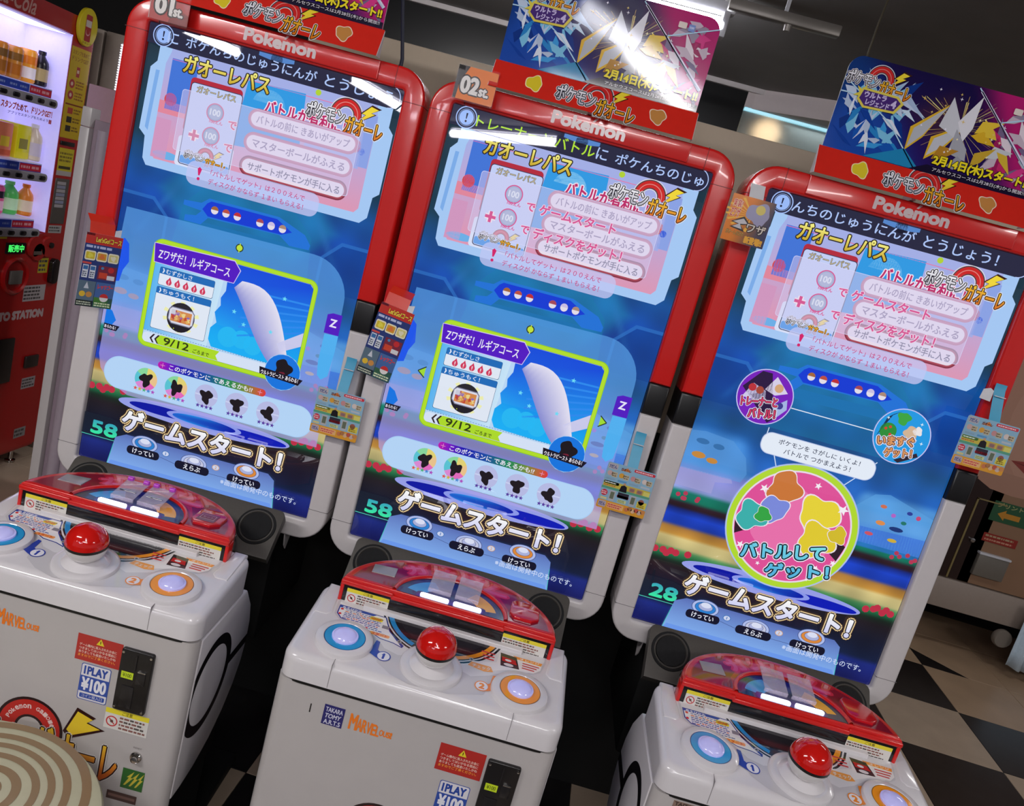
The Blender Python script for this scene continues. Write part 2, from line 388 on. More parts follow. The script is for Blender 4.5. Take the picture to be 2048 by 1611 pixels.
def screen_upper(A, faded):
    A.poly([(-.239, .900), (-.240, .862), (-.252, .848), (-.254, .724), (-.240, .712), (-.237, .668), (-.228, .655), (.232, .656), (.246, .670), (.248, .712), (.260, .722), (.260, .843), (.249, .855), (.249, .900)], '#a9cdfa'); A.up()
    A.poly([(-.240, .845), (-.243, .73), (-.236, .724), (-.232, .845)], '#7fb0ee')
    def pan(x, y): return mix(srgb('#e49ab8'), srgb('#a9b4ec'), smooth(.67, .86, y + x * .1))
    A.poly([(-.214, .900), (-.214, .886), (-.222, .862), (-.222, .688), (-.214, .672), (.216, .674), (.224, .684), (.224, .862), (.218, .886), (.218, .9)], pan); A.up()
    A.poly(rect(-.21, .775, -.155, .875), '#4377dc'); A.poly(rect(-.222, .765, -.165, .79), '#e68aa0'); A.poly(circle(-.20, .795, .013, 16), '#d84848'); A.poly(rect(-.222, .675, -.19, .755), '#d69ac4'); A.poly(circle(-.19, .684, .028, 20, ry=.008), '#6fb4ee')
    A.poly([(-.06, .74), (-.05, .872), (.07, .876), (.08, .75)], '#2f9de8'); A.poly([(.085, .76), (.095, .872), (.20, .872), (.205, .76)], '#a8b0ea'); A.poly(rect(.20, .765, .223, .87), '#8ea6ea')
    A.poly(circle(.094, .885, .006, 16), '#b8d83a'); A.poly(rect(-.21, .872, .2, .8735), '#e87aa8'); A.poly(circle(.19, .803, .013, 16), '#d86a50'); A.poly(circle(.205, .795, .007, 12), '#1c50d8')
    A.poly(circle(-.0, .83, .035, 24, a0=.2, a1=2.9), '#7cc4f2'); A.up()
    A.text('ガオーレパス', -.185, .8555, -.006, .8885, '#262020', .10); A.up()
    A.text('ガオーレパス', -.185, .8555, -.006, .8885, lambda x, y: mix(srgb('#cfae2c'), srgb('#fbf58c'), (y - .857) / .03), .03); A.up()
    # pass card
    A.poly(rrect(-.165, .742, -.056, .850, .008), '#b8283c'); A.up()
    A.poly(rrect(-.170, .672, -.052, .732, .006), '#dfe6ff'); A.up()
    A.poly(rrect(-.163, .676, -.054, .841, .007), '#343a5c'); A.up(); A.poly(rrect(-.1615, .6775, -.0555, .8395, .006), '#c8d4fc'); A.up()
    A.poly(rrect(-.1605, .679, -.0565, .694, .004), '#6fa6ee'); A.up()
    A.text('ガオーレパス', -.150, .823, -.068, .836, '#4c4438', .06); A.up(); A.text('ガオーレパス', -.150, .823, -.068, .836, '#cfc2a0', .01); A.up()
    logo(A, -.108, .700, .088)
    A.text('バトルが有利に！', -.006, .8195, .162, .8455, '#f6e8f8', .12); A.up(); A.text('バトルが有利に！', -.006, .8195, .162, .8455, '#c02868', .035); A.up()
    logo(A, .158, .853, .160)
    # three pills
    for cy, tx, x1 in ((.8035, 'バトルの前に きあいがアップ', .193), (.7565, 'マスターボールがふえる', .192), (.7085, 'サポートポケモンが手に入る', .191)):
        A.poly(rrect(-.036, cy - .0205, x1 + .003, cy + .0205, .0205, 10), '#8a3448' if cy < .72 else '#c0708c'); A.up()
        A.poly(rrect(-.033, cy - .0175, x1, cy + .0175, .0175, 10), '#b04c5c' if cy < .72 else '#c87c98'); A.up()
        A.poly(rrect(-.030, cy - .0145, x1 - .003, cy + .0145, .0145, 10), '#eee2f2'); A.up()
        A.text(tx, -.018, cy - .0085, .178, cy + .0085, '#3c3448' if cy < .72 else '#8a7896', .02); A.up()
    # sheer panel with the coin steps
    A.poly(rrect(-.178, .7005, .196, .8225, .006), '#d6d2f6', .42); A.up()
    A.ring(rrect(-.178, .7005, .196, .8225, .006), rrect(-.1772, .7013, .1952, .8217, .0055), '#dcdcff'); A.up()
    pk = '#d890b4' if faded else '#dc5c98'
    for cx, cy in ((-.104, .793), (-.104, .7455)):
        A.poly(circle(cx, cy, .0185, 28), pk); A.up(); A.poly(circle(cx, cy, .0163, 28), '#aab4d8'); A.up(); A.poly(circle(cx, cy, .0138, 28), '#b8bee0'); A.up()
        A.text('100', cx - .0105, cy - .006, cx + .0105, cy + .006, '#dfe2f6', .03); A.up()
        A.text('100えん', cx - .009, cy - .0215, cx + .019, cy - .0145, pk, .03); A.up()
    for w, c in ((.011, '#f4e4f4'), (.006, pk)):
        A.line(-.150, .7385, -.128, .7385, w, c); A.up(); A.line(-.139, .7275, -.139, .7495, w, c); A.up()
    for s, x0, y0, x1, y1 in (('で', -.073, .770, -.056, .785), ('で', -.073, .724, -.056, .739)) + (() if faded else (('ゲームスタート', -.046, .768, .112, .789), ('ディスクをゲット！', -.046, .719, .138, .742))):
        A.text(s, x0, y0, x1, y1, '#f4dcf0', .085); A.up(); A.text(s, x0, y0, x1, y1, pk, .03); A.up()
    # notice
    A.poly(rrect(-.140, .6415, .143, .690, .018, 8), '#c6ccfa', .72); A.up()
    A.poly([(-.118, .676), (-.114, .680), (-.109, .676), (-.112, .663), (-.115, .663)], '#d8206c'); A.poly(circle(-.1135, .656, .0032, 12), '#d8206c')
    A.text('「バトルしてゲット」は２００えんで', -.090, .6685, .112, .6805, '#cc3078', .005); A.text('ディスクが かならず １まい もらえる！', -.092, .6505, .112, .6625, '#cc3078', .005); A.up()
def top_bar(A, segs):
    A.poly([(-DW, .8925), (-DW, DH), (DW, DH), (DW, .905), (.2555, .8935), (.245, .891), (-.2, .8915)], '#2c2c44'); A.up()
    A.poly([(-.037, .931), (-.037, .924), (-.015, .921), (.018, .921), (.036, .924), (.036, .931)], '#5a8ad0'); A.poly(circle(0, .925, .012, 20), '#1c1c30'); A.up()
    A.ring(circle(-.2335, .9115, .0215, 30), circle(-.2335, .9115, .0195, 30), '#a8c4ff')
    A.ring(circle(-.2335, .9115, .0165, 30), circle(-.2335, .9115, .0158, 30), '#a8c4ff'); A.up()
    A.poly(circle(-.2335, .9115, .0145, 28), '#9fc0ff'); A.up()
    A.poly([(-.2352, .920), (-.2318, .920), (-.2325, .909), (-.2345, .909)], '#23233a'); A.poly(circle(-.2335, .9045, .0022, 10), '#23233a')
    o = circle(.238, .9125, .0225, 24, a0=-math.pi / 2, a1=math.pi / 2); i = circle(.238, .9125, .0208, 24, a0=-math.pi / 2, a1=math.pi / 2)
    for k in range(len(o) - 1): A.raw([o[k], o[k + 1], i[k + 1], i[k]], [(0, 1, 2), (0, 2, 3)], '#b8ccff')
    A.up()
    for s, x0, x1, c in segs: A.text(s, x0, .9005, x1, .9225, c, .012)
    A.up()
def screen_controls(A):
    A.poly([(-.198, 0), (.186, 0), (.176, .066), (.160, .078), (-.165, .078), (-.188, .066)], lambda x, y: mix(srgb('#86b4f6'), srgb('#5a70b8'), (y - .03) / .05)); A.up()
    A.poly([(-.196, 0), (.184, 0), (.178, .012), (-.19, .012)], '#6f9cf0')
    A.line(-.197, 0, -.19, .05, .0012, '#3cc8b8'); A.line(.185, 0, .178, .05, .0012, '#3cc8b8'); A.up()
    for cx, cy, c in ((-.121, .068, '#2c84d8'), (-.006, .056, '#c8cce8'), (.112, .070, '#e08c3c')):
        A.poly(circle(cx, cy, .030, 30, ry=.018), '#4c5c94'); A.up(); A.poly(circle(cx, cy, .0285, 30, ry=.0168), '#b2c2f2'); A.up(); A.poly(circle(cx, cy, .023, 30, ry=.013), '#38406c'); A.up(); A.poly(circle(cx, cy, .022, 30, ry=.0122), c); A.up()
        A.poly(circle(cx, cy + .002, .016, 28, ry=.009), '#39406a'); A.up(); A.poly(circle(cx, cy + .002, .0152, 28, ry=.0083), '#aeb6e0'); A.up(); A.poly(circle(cx, cy + .006, .011, 24, ry=.006), '#dfe4fa'); A.up()
    A.line(-.09, .050, -.045, .042, .0008, '#3c4478'); A.line(.03, .042, .075, .042, .0008, '#3c4478')
    for cx, s, c in ((-.071, '1', '#2c70b8'), (.044, '2', '#d8a068')):
        A.poly(circle(cx, .0595, .0085, 20, ry=.0065), c); A.up(); A.poly(circle(cx, .0595, .0072, 20, ry=.0053), '#cfd8f4'); A.up(); A.text(s, cx - (.0006 if s == '1' else .002), .0565, cx + (.0006 if s == '1' else .002), .0625, c, .02); A.up()
    for x0, x1, cy, s in ((-.158, -.084, .0475, 'けってい'), (-.047, .031, .0435, 'えらぶ'), (.072, .149, .046, 'けってい')):
        A.poly(rrect(x0, cy - .0095, x1, cy + .0095, .0085, 8), '#16162c'); A.up()
        m = (x0 + x1) / 2; w = .024 if len(s) == 4 else .019
        A.text(s, m - w, cy - .0058, m + w, cy + .0058, '#f0f2ff', .02); A.up()
    A.text('※画面は開発中のものです。', .060, .0255, .234, .0395, '#d8e4ff', .004); A.up()
    def wht(x, y): return mix(srgb('#d2d4fa'), srgb('#ffffff'), (y - .09) / .04)
    T = ('ゲームスタート！', -.178, .090, .182, .134)
    A.text(*T, '#b88c4c', .145); A.up(); A.text(*T, '#efdcae', .125); A.up(); A.text(*T, '#2a1f24', .095); A.up(); A.text(*T, wht, .045); A.up()
def counter(A, s):
    A.poly([(-DW, .056), (-DW, .105), (-.205, .105), (-.176, .098), (-.168, .08), (-.17, .062), (-.18, .056)], '#1a2232', .75); A.up()
    A.poly(rect(-DW, .0552, -.175, .0565), '#54d8c0'); A.up()
    A.text(s, -.244, .0625, -.187, .0905, lambda x, y: mix(srgb('#3cf0a8'), srgb('#38a8c0'), (y - .062) / .03), .035); A.up()
DARKB = '#20191f'
def lower_course(A, arrows):
    # sheer blue sheet behind the course card
    pts = [(-.2565, .180)] + circle(-.2165, .215, .045, 8, a0=math.pi, a1=math.pi) + [(-.2565, .40), (-.2505, .562), (.156, .569)] + [(.156 + .083 * math.sin(t), .486 + .083 * math.cos(t)) for t in [i * math.pi / 2 / 10 for i in range(1, 11)]] + [(.2415, .35), (.250, .165), (-.215, .165)]
    pts = [(-.2565, .24), (-.2565, .40), (-.2505, .562), (.156, .569)] + [(.156 + .083 * math.sin(t), .486 + .083 * math.cos(t)) for t in [i * math.pi / 2 / 10 for i in range(1, 11)]] + [(.2425, .35), (.250, .165), (-.18, .165), (-.225, .185), (-.248, .21)]
    def sheer(x, y): return mix(srgb('#b4a8ee'), srgb('#5ea8f2'), smooth(.25, .46, y)) + (0.55,)
    A.poly(pts, sheer, alpha=None) if False else A.raw(pts, tessellate_polygon([[Vector((x, y, 0)) for x, y in pts]]), sheer, True); A.up()
    # neighbouring cards cut by the sheet
    A.poly([(-.2565, .40), (-.2535, .49), (-.243, .497), (-.232, .487), (-.226, .45), (-.236, .43), (-.24, .405)], '#2158ee')
    A.poly([(.2125, .352), (.2165, .322), (.2265, .314), (.2395, .325), (.243, .38), (.243, .415), (.213, .413)], '#52b4f6'); A.poly([(.211, .415), (.211, .455), (.222, .460), (.2425, .460), (.243, .415)], '#5212c4'); A.up()
    A.text('Z', .220, .431, .234, .447, '#ece8ff', .03); A.poly([(-.2565, .300), (-.2565, .345), (-.243, .338), (-.232, .32), (-.243, .302)], '#1878e8'); A.up(); A.poly([(-.2565, .2965), (-.2565, .3085), (-.222, .3085), (-.228, .2965)], '#1c1c30'); A.up()
    A.text('あらわる！', -.255, .299, -.230, .306, '#f4f0ff', .02); A.up()
    # lime frame and card
    A.poly(rrect(-.180, .2825, .180, .5165, .020, 8), '#8fc81e'); A.up(); A.poly(rrect(-.1785, .284, .1785, .515, .019, 8), '#b6e42a'); A.up()
    def sky(x, y): return mix(srgb('#58b4f4'), srgb('#c0e4fc'), smooth(.2, .75, abs(x + .10) * 3 + (y - .33) * .4))
    A.poly(rrect(-.1705, .292, .1705, .507, .012, 8), '#2c3448'); A.up(); A.poly(rrect(-.170, .2925, .170, .5065, .012, 8), '#bcdcfc'); A.up()
    A.poly([(-.170, .318), (-.170, .470), (-.02, .470), (-.03, .318)], lambda x, y: mix(srgb('#5cb8f6'), srgb('#cdeafe'), smooth(-.17, -.04, x)))
    A.poly(rrect(-.170, .2925, .170, .3145, .010, 8), '#dbe8fd'); A.up()
    sky2 = lambda x, y: mix(srgb('#1cb4fc'), srgb('#0c4ce0'), smooth(.33, .50, y + max(0, x) * .15))
    A.poly([(-.003, .506), (.162, .506), (.170, .498), (.170, .318), (.06, .318), (-.02, .320), (-.029, .335), (-.029, .36), (-.018, .374), (-.026, .395), (-.016, .412), (-.019, .428), (-.011, .445), (-.012, .465), (-.003, .506)], sky2); A.up()
    for cx, cy, r in ((.012, .350, .022), (.042, .352, .020), (.068, .345, .02)): A.poly(circle(cx, cy, r, 24), '#28bcfa')
    for k in range(6): A.poly([(.17, .40 + k * .012), (.17, .404 + k * .012), (.03, .36 + k * .02), (.03, .356 + k * .02)], '#2a8cf4')
    A.up()
    # plain pale ribbon sweeping over the card
    rib = []; rb2 = []
    for i in range(17):
        t = i / 16; x = .012 + .150 * t; y = .465 - .155 * t + .018 * math.sin(t * 5.2); w = .012 + .026 * math.sin(math.pi * min(1, t * 1.1)) ** 1
        rib.append((x + w * .6, y + w * .8)); rb2.append((x - w * .6, y - w * .7))
    for k in range(16):
        q = [rib[k], rib[k + 1], rb2[k + 1], rb2[k]]; b = [srgb('#e9e6f8'), srgb('#e9e6f8'), srgb('#8c90d8'), srgb('#8c90d8')]
        base = len(A.v)
        for (x, y), c in zip(q, b): A.v.append((x, y, A.l)); A.c.append(lin(c) + (1,))
        A.f += [(base, base + 1, base + 2), (base, base + 2, base + 3)]; A.mi += [0, 0]
    A.poly([(.118, .365), (.17, .402), (.17, .372), (.128, .348)], '#cfcff2'); A.up()
    for x, y in ((.015, .407), (.04, .385), (.115, .462), (.10, .385)): A.poly(starp(x, y, .0055), '#6fe0fc')
    A.up()
    # title flag
    A.poly([(-.179, .505), (-.174, .5055), (-.004, .5125), (.0125, .4945), (.0025, .4645), (-.1735, .4645)], '#d8c8f8'); A.up()
    A.poly([(-.1775, .504), (-.173, .5045), (-.0045, .5105), (.0105, .4940), (.0015, .4658), (-.1725, .4658)], '#5410c6'); A.up()
    A.text('Zワザだ！ルギアコース', -.166, .4745, -.010, .496, '#f2eefc', .02); A.up()
    # difficulty and prize boxes
    for y0, y1, hd, tx in ((.421, .4445, .4585, 'むずかしさ'), (.3265, .4025, .4165, 'ちゅうもく！')):
        A.poly(rrect(-.1575, y0 - .0008, -.0365, hd + .0006, .004), '#2c4c78'); A.up(); A.poly(rrect(-.1568, y0, -.0372, hd, .004), '#e6eefb'); A.up()
        A.poly(rect(-.1568, y1 + .0, -.0372, hd), '#1a6cbc'); A.up()
        A.poly([(-.1515, y1 + .002), (-.149, y1 + .002), (-.1465, (y1 + hd) / 2), (-.149, hd - .002), (-.1515, hd - .002), (-.1495, (y1 + hd) / 2)], '#e8f0ff')
        A.text(tx, -.1435, y1 + .002, -.1435 + .0115 * len(tx), hd - .002, '#e6f0ff', .01); A.up()
    for k in range(5):
        cx = -.134 + k * .0186
        A.poly(circle(cx, .4295, .0062, 16) , '#d4385c'); A.poly([(cx - .0055, .432), (cx + .0055, .432), (cx + .001, .4415), (cx - .0015, .437)], '#d4385c'); A.up()
        A.poly(rect(cx - .001, .428, cx + .001, .434), '#f8dce4'); A.poly(circle(cx, .4258, .001, 8), '#f8dce4'); A.up(-1)
    A.up(2)
    for k in range(10):
        a = k * math.pi / 5 + .2; A.poly([(-.095, .364), (-.095 + .040 * math.cos(a), .364 + .034 * math.sin(a)), (-.095 + .040 * math.cos(a + .25), .364 + .034 * math.sin(a + .25))], '#f3f3b4')
    A.up(); A.poly(circle(-.095, .363, .0305, 28, ry=.032), '#242028'); A.up()
    A.poly([(-.123, .377), (-.117, .383), (-.072, .383), (-.066, .377), (-.066, .352), (-.073, .346), (-.114, .346), (-.123, .355)], '#7a7a96'); A.up()
    A.poly([(-.121, .376), (-.116, .381), (-.073, .381), (-.068, .376), (-.068, .353), (-.074, .348), (-.113, .348), (-.121, .356)], '#dfe0ee'); A.up()
    rg = random.Random(5)
    A.poly(rect(-.117, .352, -.072, .377), '#d88c50'); A.up()
    for k in range(26): A.poly(blob(rg.uniform(-.113, -.076), rg.uniform(.355, .374), rg.uniform(.002, .005), k), rg.choice(['#c84c30', '#e8b460', '#8c6cc0', '#b03c48', '#f0d890']))
    A.up(2); A.poly(rect(-.117, .367, -.108, .377), '#cfd0de'); A.up()
    A.poly(circle(-.106, .337, .0012, 6), '#c8d83c')
    # dotted line, chevrons, ribbon with the date
    for k in range(56): A.poly(rect(-.168 + k * .006, .3173, -.1648 + k * .006, .3183), '#5c7ca8')
    A.up()
    for dx in (0, .0105): A.poly([(-.1535 + dx, .3035), (-.1465 + dx, .3135), (-.1425 + dx, .3135), (-.1490 + dx, .3035), (-.1425 + dx, .2945), (-.1465 + dx, .2945)], '#33232c')
    A.poly([(-.131, .3145), (-.139, .304), (-.133, .2935), (.001, .2935), (-.006, .3035), (.001, .3145)], '#b2e02c'); A.up()
    A.text('9/12', -.122, .2965, -.066, .3125, '#343c14', .02); A.text('ごろまで', -.056, .2965, -.020, .305, '#343c14', .02); A.up()
    # round badge bottom right
    A.poly(circle(.143, .307, .040, 13), '#9cccf8'); A.up(); A.poly(circle(.143, .307, .0385, 22), '#1a78e4'); A.up()
    A.poly(blob(.143, .315, .018, 4, k=.3, ry=.02), DARKB); A.up(); A.poly(blob(.143, .301, .010, 9, k=.4, ry=.006), '#7a2034'); A.up()
    A.poly([(.092, .3075), (.095, .292), (.182, .2875), (.190, .3015)], '#1c1626'); A.up()
    A.text('ウルトラビースト あらわる！', .0975, .2925, .180, .302, '#f4f0fa', .03); A.up()
    # dial and arrows
    A.poly(circle(0, .5405, .0085, 24), '#2e3c1c'); A.up(); A.poly(circle(0, .5405, .0062, 20), '#c6e83c'); A.poly(rect(-.001, .531, .001, .550), '#c6e83c'); A.up()
    if arrows:
        for s in (-1, 1):
            cx = .1965 * s
            A.poly([(cx + s * .009, .3945), (cx - s * .006, .4055), (cx - s * .006, .3835)], '#a4e030'); A.up()
            A.line(cx + s * .009, .3945, cx - s * .007, .4065, .0022, '#243018'); A.line(cx + s * .009, .3945, cx - s * .007, .3825, .0022, '#243018'); A.up()
    # white pill with the five shadow discs
    A.poly(rrect(-.239, .1745, .231, .2465, .036, 12), '#aed4fc'); A.up(); A.poly(rrect(-.237, .1765, .229, .2445, .034, 12), '#b9dafd'); A.up()
    hk = [(-.124, '#c41cb0'), (-.10, '#7a18c8'), (-.07, '#201cb4'), (-.02, '#1c50a8'), (.03, '#1f8a58'), (.07, '#78903c'), (.10, '#c8603c'), (.117, '#e0343c')]
    hk = [(a, srgb(b)) for a, b in hk]
    def hcol(x, y):
        for (a, p), (b, q) in zip(hk, hk[1:]):
            if x <= b: return mix(p, q, (x - a) / (b - a))
        return hk[-1][1]
    A.poly(circle(-.1165, .2515, .0082, 16), hcol); A.poly(circle(.1095, .2515, .0082, 16), hcol); A.grid(-.1165, .2433, .1095, .2597, 40, 1, hcol); A.up()
    A.text('このポケモンに であえるかも!?', -.099, .2460, .088, .2572, '#f0eefc', .02); A.up()
    for x in (-.114, .105): A.line(x - .005, .2515, x + .005, .2515, .001, '#f0a0d0'); A.line(x, .2465, x, .2565, .001, '#f0a0d0')
    A.up()
    for k, cx in enumerate((-.1445, -.0765, -.008, .061, .131)):
        cy = .2115
        if k < 2:
            for j, c in enumerate(('#e8d878', '#8cdca0', '#5cc8d8', '#e08cd8', '#e86cc0', '#f0c890')):
                A.poly([(cx, cy)] + circle(cx, cy, .025, 6, a0=j * math.pi / 3 + .5, a1=(j + 1) * math.pi / 3 + .5), c)
        else:
            A.poly(circle(cx, cy, .0255, 28), '#bcc0ea'); A.up(); A.line(cx - .025, cy, cx + .025, cy, .003, '#d0d6f6'); A.up(-1)
        A.up(2); A.poly(blob(cx, cy - .001, .0125, 20 + k, k=.5, ry=.0145), DARKB); A.up()
        n = 5 if k < 2 else 4
        for j in range(n):
            A.poly(starp(cx + (j - (n - 1) / 2) * .0098, cy - .0245, .0052), '#5a3ca0' if k > 1 else ('#e05a50', '#d8b43c', '#4cb478', '#4c8cd8', '#b04cc0')[j])
        A.up()
def lower_map(A):
    A.line(-.0865, .530, .085, .530, .0018, '#e8f0ff'); A.line(-.116, .48, -.116, .46, .0018, '#d8e8ff'); A.line(-.092, .435, -.074, .40, .0018, '#d8e8ff'); A.line(.090, .435, .062, .40, .0018, '#d8e8ff'); A.line(.10, .45, .115, .47, .0018, '#d8e8ff'); A.up()
    for cx, cy, c1, t1, t2, seed in ((-.1440, .5375, '#7a1cc0', 'トレーナーと', 'バトル！', 1), (.1425, .5345, '#1f9ce8', 'いますぐ', 'ゲット！', 2)):
        A.poly(circle(cx, cy, .0575, 44), '#c8c8f8'); A.up(); A.poly(circle(cx, cy, .0555, 44), c1); A.up()
        R = .0555
        if seed == 1:
            A.poly([(cx - .05, cy + .01), (cx - .02, cy + .05), (cx + .0, cy + .05), (cx + .03, cy - .04), (cx + .02, cy - .05)], '#2a1040')
            A.poly([(cx - .045, cy - .01), (cx - .03, cy + .022), (cx - .002, cy + .012), (cx + .005, cy - .012)], '#d4cdf0'); A.poly([(cx - .005, cy + .015), (cx + .012, cy + .046), (cx + .042, cy + .018), (cx + .018, cy + .008)], '#dcd4ee'); A.poly([(cx + .02, cy - .016), (cx + .045, cy + .006), (cx + .05, cy - .014), (cx + .035, cy - .034)], '#a8b8e8')
            A.up(); A.poly(circle(cx - .030, cy + .013, .008, 14), '#c03038'); A.poly(circle(cx - .014, cy + .011, .008, 14), '#a84838'); A.poly(circle(cx + .022, cy + .024, .009, 14), '#d8a878'); A.poly(circle(cx + .034, cy - .01, .007, 14), '#3c3c90')
            fill, ol = '#d83c68', '#f6eefc'
        else:
            A.poly(blob(cx - .008, cy + .036, .013, 31, k=.3), '#3ca840'); A.poly(circle(cx - .030, cy + .004, .017, 24), '#2c9038'); A.poly([(cx - .05, cy - .015), (cx - .03, cy + .04), (cx - .015, cy + .05), (cx - .04, cy + .03)], '#103058'); A.poly([(cx + .0, cy - .05), (cx + .04, cy - .025), (cx + .045, cy - .032), (cx + .01, cy - .054)], '#2a2030')
            A.up(); A.poly(circle(cx - .036, cy + .008, .003, 8), '#d84030'); A.poly(circle(cx - .024, cy - .002, .003, 8), '#d84030'); A.poly(circle(cx - .028, cy + .013, .003, 8), '#d84030')
            A.poly(blob(cx + .014, cy + .012, .013, 33, k=.25), '#d8b898'); A.poly(blob(cx + .027, cy + .018, .009, 35, k=.25), '#efe9ea')
            for sx, sy in ((.03, .034), (.042, -.004), (-.01, -.03), (.028, .0), (-.038, .03)): A.poly(starp(cx + sx, cy + sy, .004, .0012, 4), '#e8f8ff')
            fill, ol = '#e09a60', '#f6eefc'
        A.up(2)
        for dy, tx, w in ((-.012, t1, .036), (-.034, t2, .027)):
            xx = cx + (-.008 if tx is t1 else .004)
            T = (tx, xx - w, cy + dy - .009, xx + w, cy + dy + .009)
            A.text(*T, ol, .20, rot=.2); A.up(); A.text(*T, '#3c1c34', .12, rot=.2); A.up(); A.text(*T, fill, .05, rot=.2); A.up()
    A.poly(rrect(-.123, .4265, .117, .4725, .020, 10), '#c0ccf0'); A.up(); A.poly(rrect(-.1215, .428, .1155, .471, .019, 10), '#eaf2fe'); A.up()
    A.text('ポケモンを さがしに いくよ！', -.088, .4525, .083, .4635, '#2c3450', .01); A.text('バトルで つかまえよう！', -.072, .4355, .068, .4465, '#2c3450', .01); A.up()
    cx, cy = -.005, .2905
    A.poly(circle(cx, cy, .137, 64), '#b4c4f0'); A.up(); A.poly(circle(cx, cy, .134, 64), '#b6de34'); A.up(); A.poly(circle(cx, cy, .122, 64), '#f0dcf0'); A.up(); A.poly(circle(cx, cy, .1185, 64), '#e4549c'); A.up()
    for s in (-1, 1):
        A.poly([(cx + s * .11, cy - .045), (cx + s * .118, cy - .01), (cx + s * .05, cy + .028), (cx + s * .04, cy + .0)], '#33202c')
    A.poly(blob(cx, cy + .0, .075, 12, k=.3), '#ee74b0'); A.up()
    # plain colour splashes where the poster figures stand
    for x, y, r, c, sd in ((-.045, .368, .033, '#d07a3c', 41), (-.052, .318, .027, '#7f8ee0', 43), (-.092, .292, .030, '#3fb4b0', 45), (-.070, .300, .016, '#38a848', 47), (.040, .330, .040, '#ecd83c', 49), (.052, .278, .036, '#e6cf34', 51), (.090, .300, .018, '#d8c030', 53)):
        A.poly(blob(x, y, r * 1.07, sd, k=.3), '#f4e8f4'); A.up(); A.poly(blob(x, y, r, sd, k=.3), c); A.up()
    for x, y, r in ((-.085, .355, .010), (.018, .390, .008), (.083, .355, .012), (.10, .24, .007), (-.095, .225, .009), (-.055, .215, .007), (-.048, .196, .005), (.07, .22, .006), (-.02, .176, .004), (.06, .19, .004)): A.poly(starp(x, y, r, a=76), '#fbf4fc')
    A.up()
    def cy2(x, y): return mix(srgb('#58b8e4'), srgb('#7ce0ec'), (y - .19) / .07)
    for tx, x0, y0, x1, y1 in (('バトルして', -.092, .220, .080, .250), ('ゲット！', -.030, .188, .100, .216)):
        T = (tx, x0, y0, x1, y1)
        A.text(*T, '#f4f0fc', .17, rot=.235); A.up(); A.text(*T, '#16202c', .12, rot=.235); A.up(); A.text(*T, cy2, .045, rot=.235); A.up()
def make_screen(i):
    A = screen_common(); screen_upper(A, i == 0)
    if i < 2: lower_course(A, i == 1)
    else: lower_map(A)
    counter(A, ('58', '58', '28')[i]); screen_controls(A)
    WHT, LIM = '#b4ccff', '#b8e83c'
    top_bar(A, ([('に', -.224, -.202, WHT), ('ポケんちのじゅうにんが', -.186, .086, WHT), ('とうじょう', .104, .245, WHT)],
                [('トレーナーとバトル', -.212, .030, LIM), ('に', .034, .056, WHT), ('ポケんちのじゅ', .073, .252, WHT)],
                [('んちのじゅうにんが', -.212, .032, WHT), ('とうじょう！', .050, .196, WHT)])[i])
    return A

# ------------------------------------------------------------------ the game machine
TILT = 0.0167
DM = Matrix.Translation((0, 0, 0.863)) @ rotx(-TILT)
def arc(cx, cy, r, a0, a1, n=8): return [(cx + r * math.cos(math.radians(a0 + (a1 - a0) * i / n)), cy + r * math.sin(math.radians(a0 + (a1 - a0) * i / n))) for i in range(n + 1)]
BO, BI, BT, BB, BR = .3095, .2655, .975, -.046, .058
YF, YB = -.012, .085
def slope(bm, z0=.82):
    for v in bm.verts:
        if v.co.z > z0: v.co.z += (v.co.y + .445) * .126
def deckz(y): return .845 + (y + .445) * .126
def p_upper(par):
    o = [(-BO, .503)] + arc(-BO + BR, BT - BR, BR, 180, 90) + arc(BO - BR, BT - BR, BR, 90, 0) + [(BO, .503), (BI, .503)] + arc(BI - .006, .932 - .006, .006, 0, 90, 3) + arc(-BI + .006, .932 - .006, .006, 90, 180, 3) + [(-BI, .503)]
    r = MB().prism(o, 'y', YF, YB, .006, seg=4).build('upper_bezel', RED, par, DM)
    return r
def p_band(par, s):
    return MB().prism(rect(min(s * BI, s * BO), .436, max(s * BI, s * BO), .503), 'y', YF + .0004, YB, .005).build('bezel_band', BLACK, par, DM)
def p_lower(par):
    r = .060
    o = [(BO, .436), (BI, .436)] + arc(BI - .006, -.001 + .006, .006, 0, -90, 3) + arc(-BI + .006, -.001 + .006, .006, -90, -180, 3) + [(-BI, .436), (-BO, .436)] + arc(-BO + r, BB + r, r, 180, 270) + arc(BO - r, BB + r, r, 270, 360)
    return MB().prism(o, 'y', YF, YB, .006, seg=4).build('lower_bezel', WHITE2, par, DM)
SEAM = M('seam_dark_red', '#5a1512', .6); SEAMW = M('seam_grey', '#6a6466', .6)  # dark joint lines between the bezel pieces
def p_seam(par, k):
    m = MB(); s = -1 if k % 2 else 1
    if k < 4:
        h = .911 if k < 2 else .028
        m.box(min(s * .2655, s * .3100), max(s * .2655, s * .3100), YF - .0003, YB - .02, h - .0005, h + .0005)
    else: m.box(s * .243 - .0005, s * .243 + .0005, YF - .0003, YB - .02, .932, .9755)
    return m.build('panel_seam', SEAMW if k in (2, 3) else SEAM, par, DM)
def p_header(par):
    m = MB().prism(rrect(-.2, .9365, .208, .9735, .002), 'y', YF - .004, .03, .002).build('header_panel', RED, par, DM)
    a = Art(); a.up(); a.text('Pokemon', -.068, .9440, .077, .9660, '#cfc0c2', .05); a.poly([(.0105, .9635), (.0150, .9710), (.0205, .9710), (.0145, .9635)], '#d9c4c6')
    a.build('lettering', A_PR, m, lambda x, y, l: (x, YF - .0042 - l, y)); return m
